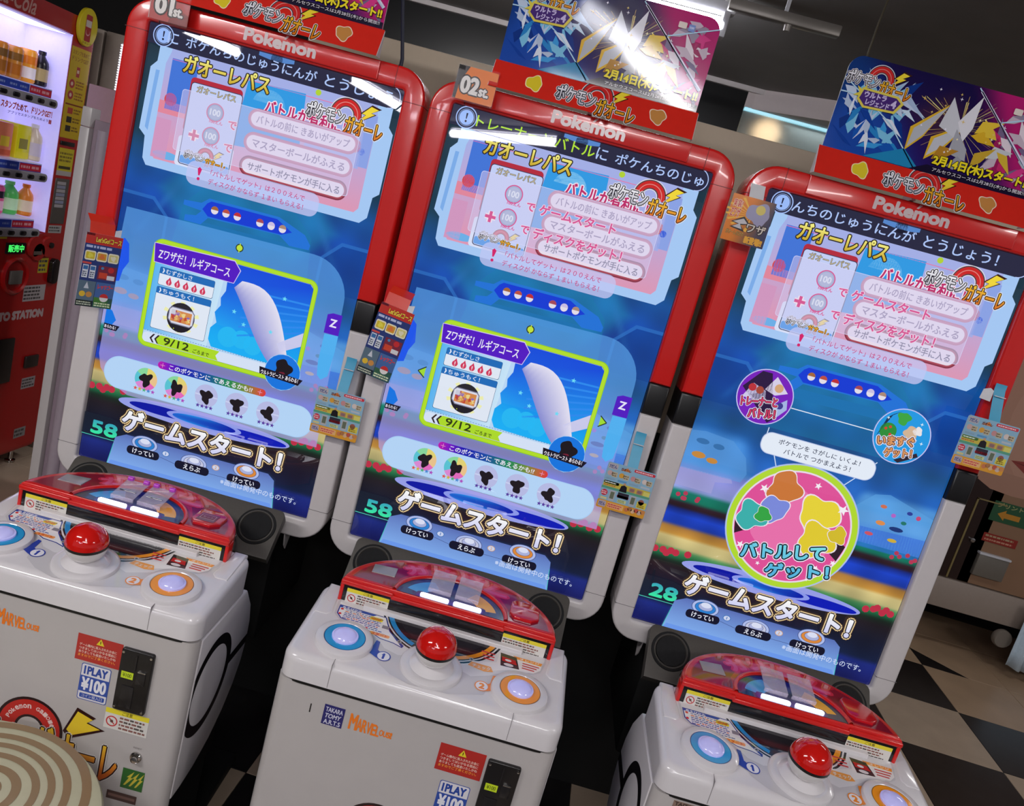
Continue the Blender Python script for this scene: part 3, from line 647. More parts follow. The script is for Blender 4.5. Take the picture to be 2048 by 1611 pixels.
def p_housing(par):
    return MB().prism(rrect(-.295, -.03, .295, .96, .03), 'y', YB - .002, .15, .01, True).build('rear_housing', BLACKM, par, DM)
def p_screen(par, i):
    s = MB().box(-BI - .001, BI + .001, .002, .03, -.002, .933).build('screen', BLACK, par, DM)
    make_screen(i).build('screen_picture', [A_SCR, A_SCRT], s, lambda x, y, l: (x, .0012 - l, y)); return s
def p_column(par):
    return MB().box(-.2, .2, .03, .36, .52, .86, .01).box(-.07, .07, .05, .22, .0, .53).box(-.16, .16, .02, .26, .0, .03, .004).build('rear_cabinet', BLACKM, par)
def p_bar(par):
    mt = Matrix.Translation((0, -.140, .812)) @ rotx(-math.radians(45))
    m = MB().prism([(-.2335, .0), (.2335, .0)] + arc(.2335 - .014, .112 - .014, .014, 0, 90, 5) + arc(-.2335 + .014, .112 - .014, .014, 90, 180, 5), 'y', 0, .022, .0012)
    o = m.build('speaker_bar', DGREY, par, mt)
    for s in (-1, 1):
        c = MB().lathe([(.041, -.0003), (.040, -.002), (.0335, -.002), (.032, .0)], (s * .186, 0, .064), 40, 'y').lathe([(.031, -.0028), (.029, -.0005), (.012, .006), (.011, -.0001), (.009, -.003), (.0, -.0045)], (s * .186, 0, .064), 40, 'y')
        c.build('speaker', [MESHB], o)
        rg = MB().lathe([(.0365, -.0012), (.0355, -.0034), (.033, -.0034), (.0315, -.0012)], (s * .186, 0, .064), 40, 'y').build('speaker_ring', M('speaker_ring_grey', '#3c3935', .45), o)
    return o
def p_bracket(par, s):
    return MB().prism([(.0, .852), (.045, .842), (.055, .80), (.03, .765), (.015, .78), (.0, .82)], 'x', s * .2215, s * .2245, .0008).build('hinge_bracket', WHITE2, par)
DPOLY = [(-.4445, .793), (-.245, .793), (-.205, .745), (-.188, .70), (-.184, .655), (-.192, .61), (-.214, .568), (-.25, .53), (-.30, .498), (-.36, .478), (-.41, .472), (-.4445, .473)]
def p_core(par):
    return MB().prism([(y * .985 - .004, .633 + (z - .633) * .96) for y, z in DPOLY], 'x', -.236, .236).box(-.2, .2, -.445, -.16, .03, .5).box(-.15, .15, -.25, .04, .2, .80).build('cabinet_core', BLACKM, par)
def p_side(par, s):
    o = MB().prism(DPOLY, 'x', *( (.2405, .232) if s > 0 else (-.2405, -.232)), bev=.003).build('side_panel', WHITE, par)
    a = Art()
    cy, cz = -.368, .661
    n = 64
    def cl(p): return (max(-.4435, p[0]), p[1])
    oo = [cl((cy + .094 * math.cos(2 * math.pi * k / n), cz + .094 * math.sin(2 * math.pi * k / n))) for k in range(n)]
    ii = [cl((cy + .0735 * math.cos(2 * math.pi * k / n), cz + .0735 * math.sin(2 * math.pi * k / n))) for k in range(n)]
    a.ring(oo, ii, '#171417')
    a.poly([(cy + .0935, cz + .008), (cy + .0935, cz - .012), (-.1875, cz - .012), (-.1875, cz + .008)], '#171417')
    a.build('side_ring_print', A_PR, o, lambda x, y, l: (s * .2408, x, y)); return o
def p_front(par):
    pl = [(.2385, -.445)] + [(.2385, -.447)] + arc(.2385 - .018, -.447, .018, 0, -90, 6)[1:] + [(x, y) for x, y in arc(-.2385 + .018, -.447, .018, -90, -180, 6)] + [(-.2385, -.445)]
    return MB().prism(pl, 'z', .06, .7935, .0).build('front_panel', M('front_panel_white', '#b9b3b1', .3, namp=.02, nscale=25), par)
def p_seam2(par):
    return MB().prism([(x * .975, y * .985 - .005) for x, y in rrect(-.2385, -.469, .2385, -.247, .03)], 'z', .792, .799).build('deck_gap', BLACK, par)
def p_deck(par):
    m = MB(); bm = m.bm
    m.box(-.2385, .2385, -.469, -.247, .798, .845)
    bm.edges.ensure_lookup_table()
    top = [e for e in bm.edges if all(v.co.z > .84 for v in e.verts)]; ver = [e for e in bm.edges if abs(e.verts[0].co.z - e.verts[1].co.z) > .01]
    bmesh.ops.bevel(bm, geom=ver, offset=.026, segments=8, affect='EDGES', profile=.5)
    top = [e for e in bm.edges if all(v.co.z > .8449 for v in e.verts) and len(e.link_faces) == 2 and any(f.normal.z < .5 for f in e.link_faces)]
    bmesh.ops.bevel(bm, geom=top, offset=.014, segments=6, affect='EDGES', profile=.5)
    slope(bm, .815)
    o = m.build('control_deck', WHITE, par, ang=50)
    for s in (-1, 1):                                                # raised shoulders left and right
        w = MB().prism([(s * .229, -.254), (s * .203, -.254), (s * .201, -.300), (s * .197, -.338), (s * .206, -.348), (s * .229, -.348)][::s], 'z', .8465, .838, .0035, seg=3)
        slope(w.bm, .8); w.build('deck_shoulder', WHITE, o)
        j = MB().box(s * .153 - .0004, s * .153 + .0004, -.4695, -.440, .80, .8456); slope(j.bm, .82); j.build('deck_seam', M('fine_seam', '#8a8486', .5), o)
    lp = MB().prism(rrect(-.152, -.3045, .150, -.294, .002), 'z', .853, .845, .0015); slope(lp.bm, .8); lp.build('card_slot_lip', WHITE, o)
    a = Art(); mp = lambda x, y, l: (x, y, deckz(y) + .0004 + l)
    a.poly([(-.200, -.256), (-.1985, -.30), (-.194, -.338), (-.180, -.352), (-.15, -.357), (-.115, -.375), (-.096, -.405), (-.088, -.432), (-.06, -.452), (-.025, -.4625), (.04, -.4585), (.098, -.436), (.108, -.40), (.135, -.368), (.165, -.357), (.188, -.340), (.196, -.31), (.1985, -.256)], '#c9c5c8'); a.up()
    a.poly([(-.196, -.26), (-.194, -.305), (-.188, -.335), (-.172, -.348), (-.14, -.352), (-.104, -.372), (-.086, -.392), (-.06, -.40), (-.02, -.385), (.03, -.385), (.07, -.40), (.10, -.385), (.13, -.362), (.165, -.350), (.186, -.332), (.193, -.305), (.195, -.26)], '#dddadc'); a.up()
    a.poly(circle(.0, -.268, .117, 40), '#221f24'); a.up(); a.poly(circle(0, -.268, .113, 40), '#dcd8da'); a.up(); a.poly(circle(0, -.268, .110, 40), '#2a262c'); a.up()
    for c, q0, q1 in (('#2f8fd0', 186, 246), ('#f09a2c', 286, 352)):
        o1 = arc(0, -.268, .107, q0, q1, 14); i1 = arc(0, -.268, .098, q0, q1, 14); a.poly(o1 + i1[::-1], c)
    a.up(); a.poly(circle(0, -.268, .088, 40), '#302d33'); a.up()
    # how-to-play text block, left
    a.poly([(-.1925, -.309), (-.1905, -.335), (-.180, -.347), (-.14, -.352), (-.1, -.372), (-.075, -.374), (-.058, -.380), (-.056, -.373), (-.088, -.345), (-.104, -.309)], '#2c3c90'); a.up()
    a.poly([(-.1905, -.311), (-.1885, -.334), (-.179, -.345), (-.14, -.350), (-.1, -.370), (-.075, -.372), (-.06, -.377), (-.09, -.345), (-.1055, -.311)], '#efecee'); a.up()
    a.poly([(-.1905, -.3105), (-.190, -.3165), (-.128, -.3165), (-.122, -.3105)], '#3450a8'); a.up(); a.text('あそびかた', -.186, -.3158, -.150, -.3112, '#f0f0f8', .03)
    rg = random.Random(11)
    for k in range(10):
        y = -.320 - k * .0048
        if k in (0, 3, 7): a.poly(circle(-.185 + (0 if k < 7 else .055), y, .0028, 12), '#d8383c')
        x = -.178 if k < 6 else -.135 + (k - 6) * .009
        while x < -.112 - max(0, (k - 6)) * -.006:
            w = rg.uniform(.003, .008); a.poly(rect(x, y - .0011, x + w, y + .0011), rg.choice(['#3a4a9c', '#3a4a9c', '#c84838', '#6c78b8'])); x += w + .0012
    a.poly(rrect(-.132, -.327, -.108, -.317, .003), '#f0d838'); a.up(); a.poly(rect(-.129, -.3235, -.111, -.3205), '#e07028'); a.up(); a.poly(rrect(-.105, -.342, -.092, -.333, .001), '#8c8c98'); a.up(); a.poly(rrect(-.122, -.366, -.085, -.358, .003), '#f4a05c'); a.up(); a.text('スタート', -.118, -.365, -.089, -.359, '#d83c20', .03)
    # right-hand block
    a.poly([(.058, -.374), (.066, -.360), (.108, -.345), (.112, -.313), (.190, -.313), (.188, -.334), (.176, -.347), (.14, -.352), (.11, -.368), (.09, -.380)], '#ece6e4'); a.up()
    a.poly([(.135, -.3135), (.190, -.3135), (.188, -.322), (.142, -.3205)], '#f0963c')
    a.poly([(.060, -.3735), (.065, -.362), (.100, -.362), (.106, -.374), (.09, -.379)], '#f4a450'); a.up(); a.text('チェック', .068, -.374, .1, -.365, '#e8e0d8', .03); a.text('オレンジ', .148, -.320, .184, -.3148, '#f6e8d8', .02)
    for k in range(3):
        a.poly(rrect(.078 + k * .003, -.327 - k * .0085, .103, -.3235 - k * .0085, .001), '#d04a4c'); a.poly(rrect(.154, -.329 - k * .0065, .185 - k * .004, -.326 - k * .0065, .001), '#d04a4c')
    a.poly([(.112, -.3145), (.142, -.3165), (.150, -.3475), (.116, -.350)], '#3a3436'); a.up(); a.poly([(.116, -.324), (.141, -.326), (.145, -.338), (.117, -.336)], '#c83434'); a.poly(circle(.130, -.343, .009, 16, ry=.004), '#dcd8da'); a.up(); a.poly(circle(.128, -.331, .006, 14, ry=.003), '#e8e4e6'); a.up()
    for x, y in ((-.066, -.366), (.064, -.3565)): a.poly(circle(x, y, .004, 14), '#b8b4b8'); a.up(); a.poly(circle(x, y, .0024, 12), '#4a464a'); a.up()
    # numbers 1 and 2
    for x, y, s, c in ((-.0815, -.4145, '1', '#3446a4'), (.092, -.4175, '2', '#ee8c34')):
        sg = -1 if x < 0 else 1
        a.poly([(x + sg * .003, y + .004), (x + sg * .010, y - .009), (x + sg * .026, y + .0), (x + sg * .022, y + .036), (x + sg * .015, y + .034), (x + sg * .013, y + .012)], c); a.up()
        a.poly(circle(x, y, .0125, 26), c); a.up(); a.poly(circle(x, y, .0106, 26), '#e6e4ea'); a.up(); a.text(s, x - (.0009 if s == '1' else .0042), y - .0062, x + (.0009 if s == '1' else .0042), y + .0062, c, .06)
        if s == '1': a.poly([(x - .001, y + .0062), (x - .004, y + .003), (x - .0032, y + .0018), (x - .001, y + .0035)], c)
        a.up()
    a.build('printed_sheet', A_GL, o, mp)
    return o
def p_button(par, x, y, key):
    z = deckz(y)
    tm = Matrix.Translation((x, y, z)) @ rotx(.1253)
    o = MB().lathe([(.050, -.012), (.050, .004), (.0485, .0075), (.045, .0095), (.0365, .0102), (.0355, .0092), (0, .0092)], n=56).build('push_button', WHITE, par, tm)
    col = '#2f9ad2' if key == 'b' else '#f79a28'; dk = '#15407c' if key == 'b' else '#8c5a1c'
    a = Art(); a.poly(circle(0, 0, .0355, 48), dk); a.up(); a.poly(circle(0, 0, .0343, 48), col); a.up(); a.poly(circle(0, 0, .0225, 40), '#4858b0' if key == 'b' else '#9c6a50')
    a.build('button_ring', A_GL, o, lambda u, v, l: (u, v, .0094 + l))
    MB().lathe([(.0225, .0094), (.0225, .0125), (.0205, .0138), (.0195, .0138), (.0175, .0165), (.012, .0195), (.006, .0208), (0, .0212)], n=44).build('button_cap', M('lit_lilac_cap', '#c2c0e4', .12, coat=.5, emit='#8e8ce8', es=.28), o)
    return o
def p_joystick(par):
    x, y = 0.001, -.407; z = deckz(y)
    tm = Matrix.Translation((x, y, z)) @ rotx(.1253)
    o = MB().lathe([(.0545, -.008), (.0545, .003), (.053, .0055), (.050, .0068), (.040, .0072), (.0385, .0065), (.0372, .0072), (.034, .0105), (.026, .0145), (.018, .0168), (.010, .0178), (0, .018)], n=60).build('joystick', WHITE, par, tm)
    sh = MB().lathe([(.007, .014), (.007, .03), (0, .03)], n=20).build('stick_shaft', CHROME, o)
    R = .0350; cz = .0445; k = Matrix.Translation((0, -.002, cz)) @ Matrix.Rotation(.03, 4, 'X') @ Matrix.Rotation(.02, 4, 'Y')
    def half(a0, a1, r): return [(r * math.cos(math.radians(a0 + (a1 - a0) * i / 14)), r * math.sin(math.radians(a0 + (a1 - a0) * i / 14))) for i in range(15)]
    MB().lathe(half(4.5, 90, R), n=48, cap=False).build('ball_top', M('glossy_red_ball', '#cf1712', .1, coat=.6, namp=.01), o, k)
    MB().lathe(half(-90, -4.5, R), n=48, cap=False).build('ball_bottom', M('glossy_white_ball', '#dedad8', .1, coat=.6, namp=.01), o, k)
    MB().lathe(half(-4.6, 4.6, R * .993), n=48, cap=False).build('ball_band', BLACK, o, k)
    return o
DCY = -.2935
def ell(rx, ry, n=40, y0=DCY, a0=0, a1=180): return [(rx * math.cos(math.radians(a0 + (a1 - a0) * i / n)), y0 + ry * math.sin(math.radians(a0 + (a1 - a0) * i / n))) for i in range(n + 1)]
def p_dome(par):
    ZT = .9115
    # body: half ellipse with a flat front
    m = MB(); bm = m.bm; rg = []
    for ins, z in ((0, .858), (0, ZT - .008), (.0008, ZT - .005), (.003, ZT - .002), (.006, ZT - .0004), (.009, ZT)):
        rg.append([bm.verts.new((x, y, z)) for x, y in ell(.2025 - ins, .170 - ins, 48, y0=DCY + ins * .4)])
    for p, q in zip(rg, rg[1:]):
        for k in range(len(p)): bm.faces.new((p[k], p[(k + 1) % len(p)], q[(k + 1) % len(p)], q[k]))
    bm.faces.new(rg[0]); bm.faces.new(rg[-1]); bmesh.ops.recalc_face_normals(bm, faces=list(bm.faces))
    o = m.build('card_unit', RED, par, ang=50)
    for s in (-1, 1): MB().box(min(s * .1960, s * .2035), max(s * .1960, s * .2035), DCY - .002, DCY + .022, .852, .900, .003).build('side_cheek', RED, o)
    MB().box(-.1965, .1965, DCY - .0005, DCY + .05, .852, .8985, .001).build('black_fascia', M('gloss_black_fascia', '#1c1a1c', .12, coat=.4), o)
    lip = MB()
    for x0, x1 in ((-.203, -.104), (.104, .203)): lip.box(x0, x1, DCY - .0055, DCY + .004, .8965, .9065, .003, 3)
    lip.box(-.108, .108, DCY - .0050, DCY + .003, .8925, .902, .003, 3); lip.build('front_lip', RED, o, ang=50)
    # inset top plates
    a = Art(); mp = lambda x, y, l: (x, y, ZT + .0004 + l)
    a.poly([(x, max(y, DCY + .008)) for x, y in ell(.188, .156)], '#b91f33'); a.up()
    for s in (-1, 1):
        e = [(s * x, y) for x, y in ell(.186, .154, a0=12, a1=52, n=12)]
        a.poly([(s * .108, DCY + .010), (s * .186, DCY + .010)] + e + [(s * .083, DCY + .094), (s * .106, DCY + .05)], '#8a1a30')
    a.up()
    # arched lettering
    for ch, ang in (('ガ', 124), ('オ', 102), ('ー', 80), ('レ', 58)):
        t = math.radians(ang); cx, cyy = .150 * math.cos(t), DCY + .128 * math.sin(t)
        a.text(ch, cx - .021, cyy - .017, cx + .021, cyy + .017, '#d8304c', .16, rot=t - math.pi / 2); a.up(); a.text(ch, cx - .021, cyy - .017, cx + .021, cyy + .017, '#e0587c', .05, rot=t - math.pi / 2); a.up()
    a.build('top_plate', A_GL, o, mp)
    # raised rim round the reader well
    rim_o = ell(.110, .108, 36); rim_i = ell(.101, .099, 36); m = MB(); bm = m.bm; vo = []
    prof = [(0.0, 0.0), (.15, .004), (.5, .0055), (.85, .004), (1.0, -.001)]
    for (ax, ay), (bx, by) in zip(rim_o, rim_i): vo.append([bm.verts.new((ax + (bx - ax) * t, ay + (by - ay) * t, ZT + h)) for t, h in prof])
    for p, q in zip(vo, vo[1:]):
        for k in range(len(prof) - 1): bm.faces.new((p[k], q[k], q[k + 1], p[k + 1]))
    m.build('well_rim', RED, o, ang=60)
    w = Art(); w.poly(ell(.102, .1, 36), '#23264e'); w.up(); w.poly(ell(.094, .092, 30), '#2c2c62'); w.up()
    for c, q0, q1 in (('#3c9ce0', 118, 165), ('#f4a838', 14, 62)):
        w.poly(ell(.088, .084, 12, a0=q0, a1=q1) + ell(.055, .050, 12, a0=q0, a1=q1)[::-1], c)
    w.up(); w.poly(ell(.05, .046, 24), '#34346a'); w.up(); w.poly(rrect(-.066, DCY + .001, .066, DCY + .024, .008), '#3a2c74')
    w.build('reader_well', A_GL, o, lambda x, y, l: (x, y, ZT + .0009 + l * .5))
    for x0, x1 in ((-.058, -.004), (.005, .058)):
        MB().prism(rrect(x0, DCY + .003, x1, DCY + .014, .005), 'z', ZT + .0052, ZT + .001, .0012).build('light_bar', M('white_light_bar', '#ffffff', .4, emit='#f4f0ff', es=5.0), o)
    clear = M('smoky_clear_plastic', '#cfc4d6', .06, alpha=.34, coat=.4); knob = M('magenta_hinge_knob', '#a83cae', .2, emit='#8c1c9c', es=.25)
    for x0, x1 in ((-.048, -.004), (.004, .049)):
        tm = Matrix.Translation(((x0 + x1) / 2, DCY + .088, ZT + .020)) @ rotx(math.radians(12)); hw = (x1 - x0) / 2
        l = MB().box(-hw, hw, -.058, 0, -.0012, .0012, .0008).box(-hw, hw, -.060, -.057, -.012, .0012, .0005).build('clear_flap', clear, o, tm)
        MB().box(-hw * .72, hw * .72, -.040, -.036, .0012, .003, .0008).build('flap_grip', CHROME, l)
        for s in (-1, 1): MB().lathe([(0, -.005), (.0045, -.005), (.0052, 0), (.0045, .005), (0, .005)], (s * hw * .72, .002, .002), 16, 'x').build('hinge_knob', knob, l)
    MB().prism([(-.162, DCY + .078), (-.160, DCY + .044), (-.116, DCY + .048), (-.118, DCY + .086)], 'z', ZT + .002, ZT, .0005).build('silver_plate', M('brushed_silver_plate', '#a39c9e', .3, metal=.4), o)
    t = MB().prism([(.110, DCY + .078), (.118, DCY + .088), (.150, DCY + .088), (.166, DCY + .070), (.166, DCY + .036), (.152, DCY + .020), (.120, DCY + .020), (.110, DCY + .035)], 'z', ZT + .006, ZT, .002).build('card_tray', REDC, o)
    tb = Art(); tb.poly(rrect(.119, DCY + .030, .154, DCY + .066, .003), '#7c1626'); tb.up(); tb.ring(rrect(.122, DCY + .040, .150, DCY + .060, .002), rrect(.123, DCY + .041, .149, DCY + .059, .002), '#c89898'); tb.up(); tb.text('セット', .126, DCY + .046, .146, DCY + .053, '#c8a0a0', .0)
    tb.build('tray_floor', A_GL, t, lambda x, y, l: (x, y, ZT + .0066 + l))
    return o
def lines(A, x0, y0, x1, y1, n, col, seed, h=.55):
    rg = random.Random(seed); st = (y1 - y0) / n
    for k in range(n):
        y = y1 - (k + .5) * st; x = x0; xe = x1 - rg.uniform(0, .25) * (x1 - x0)
        while x < xe:
            w = min(rg.uniform(.4, 1.6) * st * .9, xe - x); c = col if isinstance(col, str) else rg.choice(col)
            A.poly(rect(x, y - st * h / 2, x + w, y + st * h / 2), c); x += w + st * .22
def caution(A, x0, z0, x1, z1, seed, ban=True):
    h = z1 - z0
    A.poly(rect(x0, z0, x1, z1), '#dcd8d2'); A.up(); A.poly(rect(x0, z1 - h * .24, x1, z1), '#e8d838'); A.up()
    A.text('ご注意', (x0 + x1) / 2 - .009, z1 - h * .21, (x0 + x1) / 2 + .009, z1 - h * .04, '#5a4c10', .02)
    xx = x0 + .002
    if ban:
        r = h * .26; cx = x0 + r + .003; cz = z0 + h * .38
        A.poly(circle(cx, cz, r, 24), '#c8383c'); A.up(); A.poly(circle(cx, cz, r * .78, 24), '#dcd8d2'); A.up(); A.line(cx - r * .5, cz + r * .5, cx + r * .5, cz - r * .5, r * .2, '#c8383c'); A.poly(circle(cx, cz, r * .3, 10), '#6c6058'); A.up(); xx = cx + r + .003
    lines(A, xx, z0 + .002, x1 - .003, z1 - h * .28, 4, ['#5c5450', '#8c6058'], seed); A.up()
def p_dome_stickers(par):
    A = Art(); caution(A, -.189, .8615, -.109, .8910, 1); A.build('caution_sticker', A_PR, par, lambda x, y, l: (x, DCY - .0012 - l, y))
    A = Art(); caution(A, .108, .8605, .190, .8905, 2, False); return A.build('caution_sticker', A_PR, par, lambda x, y, l: (x, DCY - .0012 - l, y))
FM = lambda x, y, l: (x, -.4656 - l, y)
def p_prints(par, i):
    A = Art()
    A.poly(rect(.052, .710, .1305, .7605) if i else rect(.0385, .710, .1175, .759), '#b5302a'); A.up()
    ox = .052 if i else .0385
    A.poly([(ox + .033, .7455), (ox + .040, .7575), (ox + .047, .7455)], '#e4d030'); A.up(); A.poly(rect(ox + .0393, .748, ox + .0407, .7535), '#3c3010'); A.up()
    for k, (t, c) in enumerate((('ゲーム機内に投入されたお金に', '#e8c8bc'), ('つきましてはいかなる理由に', '#e8c8bc'), ('ありましても返金いたしかね', '#e8c8bc'), ('ますのでご了承ください。', '#f0a03c'))):
        A.text(t, ox + .005, .7372 - k * .0066, ox + .070, .7424 - k * .0066, c, .02)
    A.build('warning_sticker', A_PR, par, FM)
    A = Art(); o2 = .015 if i else 0; x0, x1, z0, z1 = .0530 + o2, .1050 + o2, .637, .7065
    if i: z0, z1 = z0 - .013, z1 - .013
    A.poly(rrect(x0, z0, x1, z1, .004), '#3450a4'); A.up(); A.poly(rrect(x0 + .0012, z0 + .0012, x1 - .0012, z1 - .0012, .0035), '#dddbe0'); A.up()
    A.text('1PLAY', x0 + .006, z1 - .0195, x1 - .006, z1 - .005, '#2c489c', .055)
    A.poly(rect(x0 + .001, z1 - .0535, x1 - .001, z1 - .0235), '#3450a4'); A.poly(rrect(x0 + .004, z0 + .004, x1 - .004, z0 + .0125, .002), '#3450a4'); A.up()
    A.text('¥100', x0 + .005, z1 - .050, x1 - .005, z1 - .027, '#e6e6ee', .05); A.text('コイン投入口', x0 + .008, z0 + .0055, x1 - .008, z0 + .0115, '#d0d4e8', .01)
    A.build('price_sticker', A_PR, par, FM)
    A = Art(); caution(A, .107 + o2, .5965, .184 + (o2 if not i else 0), .636, 3); A.build('caution_sticker', A_PR, par, FM)
    A = Art(); A.poly(rect(-.1498, .7315, -.1145, .7685), '#2c2a6c'); A.up()
    for t, z, w in (('TAKARA', .7595, .0145), ('TOMY', .7480, .0135), ('A.R.T.S', .7370, .0140)): A.text(t, -.132 - w, z - .0035, -.132 + w, z + .0045, '#cccbdc', .03, .2 if t == 'TOMY' else 0)
    A.build('maker_print', A_PR, par, FM)
    A = Art()
    x = -.1035
    for k, ch in enumerate('MARVELOUS!'):
        h = (.028, .023, .0225, .021, .020, .018, .014, .013, .013, .0135)[k]; w = (.0125, .0082, .0078, .0075, .0072, .0056, .0062, .0055, .0053, .0024)[k]
        A.text(ch, x, .7365 + (.003 if k > 5 else 0), x + w, .7365 + h, '#ee7c24', .04); x += w + .0006
    A.build('maker_print', A_PR, par, FM)
    A = Art(); A.poly(rrect(-.1735, .745, -.1715, .7615, .0008), '#1a1818'); A.build('slot_mark', A_PR, par, FM)
    A = Art()
    cx, cz, w = .035, .545, .235
    A.poly(circle(cx - .055, cz + .009, .060, 40), '#2a1618'); A.up(); A.poly(circle(cx - .055, cz + .009, .055, 40), '#c02a24'); A.up(); A.poly(circle(cx - .055, cz + .009, .0265, 28), '#2a1618'); A.up(); A.poly(circle(cx - .055, cz + .009, .022, 28), '#b9b3b1'); A.up()
    for k, ch in enumerate('Pokemon Ga-Ole'):
        t = math.radians(160 - k * 10.6)
        if ch != ' ': A.text(ch, cx - .055 + .042 * math.cos(t) - .003, cz + .009 + .042 * math.sin(t) - .0035, cx - .055 + .042 * math.cos(t) + .003, cz + .009 + .042 * math.sin(t) + .0035, '#e4c8c4', .03, rot=t - math.pi / 2)
    A.up()
    g = lambda x, y: mix(srgb('#c85a1c'), srgb('#e8c830'), (y - .50) / .07)
    bo = [(.045, .572), (.060, .612), (.088, .603), (.078, .594), (.103, .588), (.055, .563)]
    A.poly([((x - .068) * 1.25 + .068, (y - .588) * 1.3 + .588) for x, y in bo], '#2e0e10'); A.up(); A.poly(bo, g); A.up()
    A.otext('ポケモン', -.115, .508, .005, .562, [(.12, '#d8d4d2'), (.085, '#241a20'), (.03, '#d9d6dc')])
    A.otext('ガオーレ', -.010, .490, .142, .566, [(.12, '#d8d4d2'), (.09, '#2e0e10'), (.03, g)])
    A.build('game_logo_print', A_PR, par, FM)
    A = Art(); A.poly(rect(.155, .489, .1945, .529), '#2a6428'); A.up()
    for k in range(3): A.poly([(.160 + k * .010, .495), (.168 + k * .010, .512), (.164 + k * .010, .512), (.176 + k * .009, .526), (.171 + k * .009, .512), (.175 + k * .009, .512), (.163 + k * .010, .495)], '#c8b83c')
    A.up(); A.poly(rect(.134, .4608, .188, .4775), '#4c3430'); A.up(); A.poly(rect(.137, .4665, .185, .4720), '#7c5c54'); A.build('small_stickers', A_PR, par, FM)
    if i == 2:
        A = Art(); A.poly(rect(-.203, .771, -.168, .788), '#8c7468'); A.up(); A.text('TAITO', -.200, .780, -.171, .786, '#4c3c38', .05); lines(A, -.200, .773, -.172, .778, 1, '#5c4c44', 5); A.build('owner_sticker', A_PR, par, FM)
        A = Art(); A.poly(rect(-.166, .771, -.128, .788), '#8a3c3c'); A.up(); lines(A, -.163, .774, -.131, .785, 2, '#c8a8a4', 6); A.build('owner_sticker', A_PR, par, FM)
    ox = .0 if i == 0 else .0165
    m = MB().prism(rrect(.1185 + ox, .640, .1745 + ox, .7575, .004), 'y', -.4715, -.463, .002).build('coin_mechanism', M('coin_plate_black', '#1a1718', .3), par)
    q = MB(); cx = .1465 + ox
    CS = M('coin_slot_grey', '#2e2b2c', .25, metal=.4)
    q.box(cx - .0012, cx + .0012, -.4735, -.471, .722, .750).build('coin_guide', CS, m)
    MB().box(cx + .006, cx + .020, -.4745, -.471, .7205, .7235, .0008).build('coin_slot', CHROME, m)
    MB().box(cx + .004, cx + .020, -.473, -.471, .697, .7195, .002).build('reject_button', CS, m)
    MB().box(cx - .018, cx + .004, -.4730, -.471, .648, .690, .002).build('coin_return_door', CS, m)
    for sx in (-.024, .024):
        for sz in (.646, .751): MB().lathe([(.0022, 0), (.0022, -.0012), (0, -.0016)], (cx + sx, -.4715, sz), 12, 'y').build('screw', CHROME, m)
    yl = Art(); yl.poly(rect(cx - .022, .7035, cx - .001, .7165), '#c6dc2c'); yl.up(); yl.text('¥100', cx - .019, .7065, cx - .004, .7135, '#6c7c18', .03); yl.build('coin_label', A_PR, m, lambda x, y, l: (x, -.4722 - l, y))
    MB().lathe([(.0105, 0), (.0105, -.003), (.009, -.005), (.006, -.0055), (.0055, -.010), (0, -.0105)], (.1735, -.465, .555), 28, 'y').build('cabinet_lock', CHROME, par)
    t = Art(); t.text('RESET', .166, .5715, .181, .5745, '#706a68', .0); return t.build('lock_caption', A_PR, par, FM)

def machine(i, loc, rz, label):
    r = tag(empty('arcade_machine', loc, rz), label, 'arcade machine', 'game machines in the row')
    for k, f in (('upper', p_upper), ('lower', p_lower), ('header', p_header), ('housing', p_housing), ('column', p_column), ('bar', p_bar), ('core', p_core), ('front', p_front), ('gap', p_seam2), ('deck', p_deck), ('joy', p_joystick), ('dome', p_dome)):
        cached(k, f)(r)
    for s in (-1, 1):
        cached(('band', s), lambda p: p_band(p, s))(r); cached(('side', s), lambda p: p_side(p, s))(r); cached(('brk', s), lambda p: p_bracket(p, s))(r)
    for q in range(6): cached(('seam', q), lambda p: p_seam(p, q))(r)
    cached('btnb', lambda p: p_button(p, -.1545, -.4035, 'b'))(r); cached('btno', lambda p: p_button(p, .1565, -.4085, 'o'))(r)
    p_dome_stickers(r); p_screen(r, i); p_prints(r, i)
    return r

# ------------------------------------------------------------------ the setting
def struct(o, label=None): o['kind'] = 'structure'; return o
GROUT = M('floor_grout', '#2e2822', .7)
fl = struct(MB().box(-4.2, 6.2, -7.0, 4.2, -.06, -.004).build('floor', GROUT))
TB = M('beige_floor_tile', '#b09c88', .32, namp=.10, nscale=9); TK = M('black_floor_tile', '#1e1c1d', .28, namp=.35, nscale=14); TP = M('plain_beige_floor', '#b09479', .35, namp=.12, nscale=5)
GX, GY, GW, T = 2.348, 1.914, -.049, .45
cg, sg = math.cos(GW), math.sin(GW)
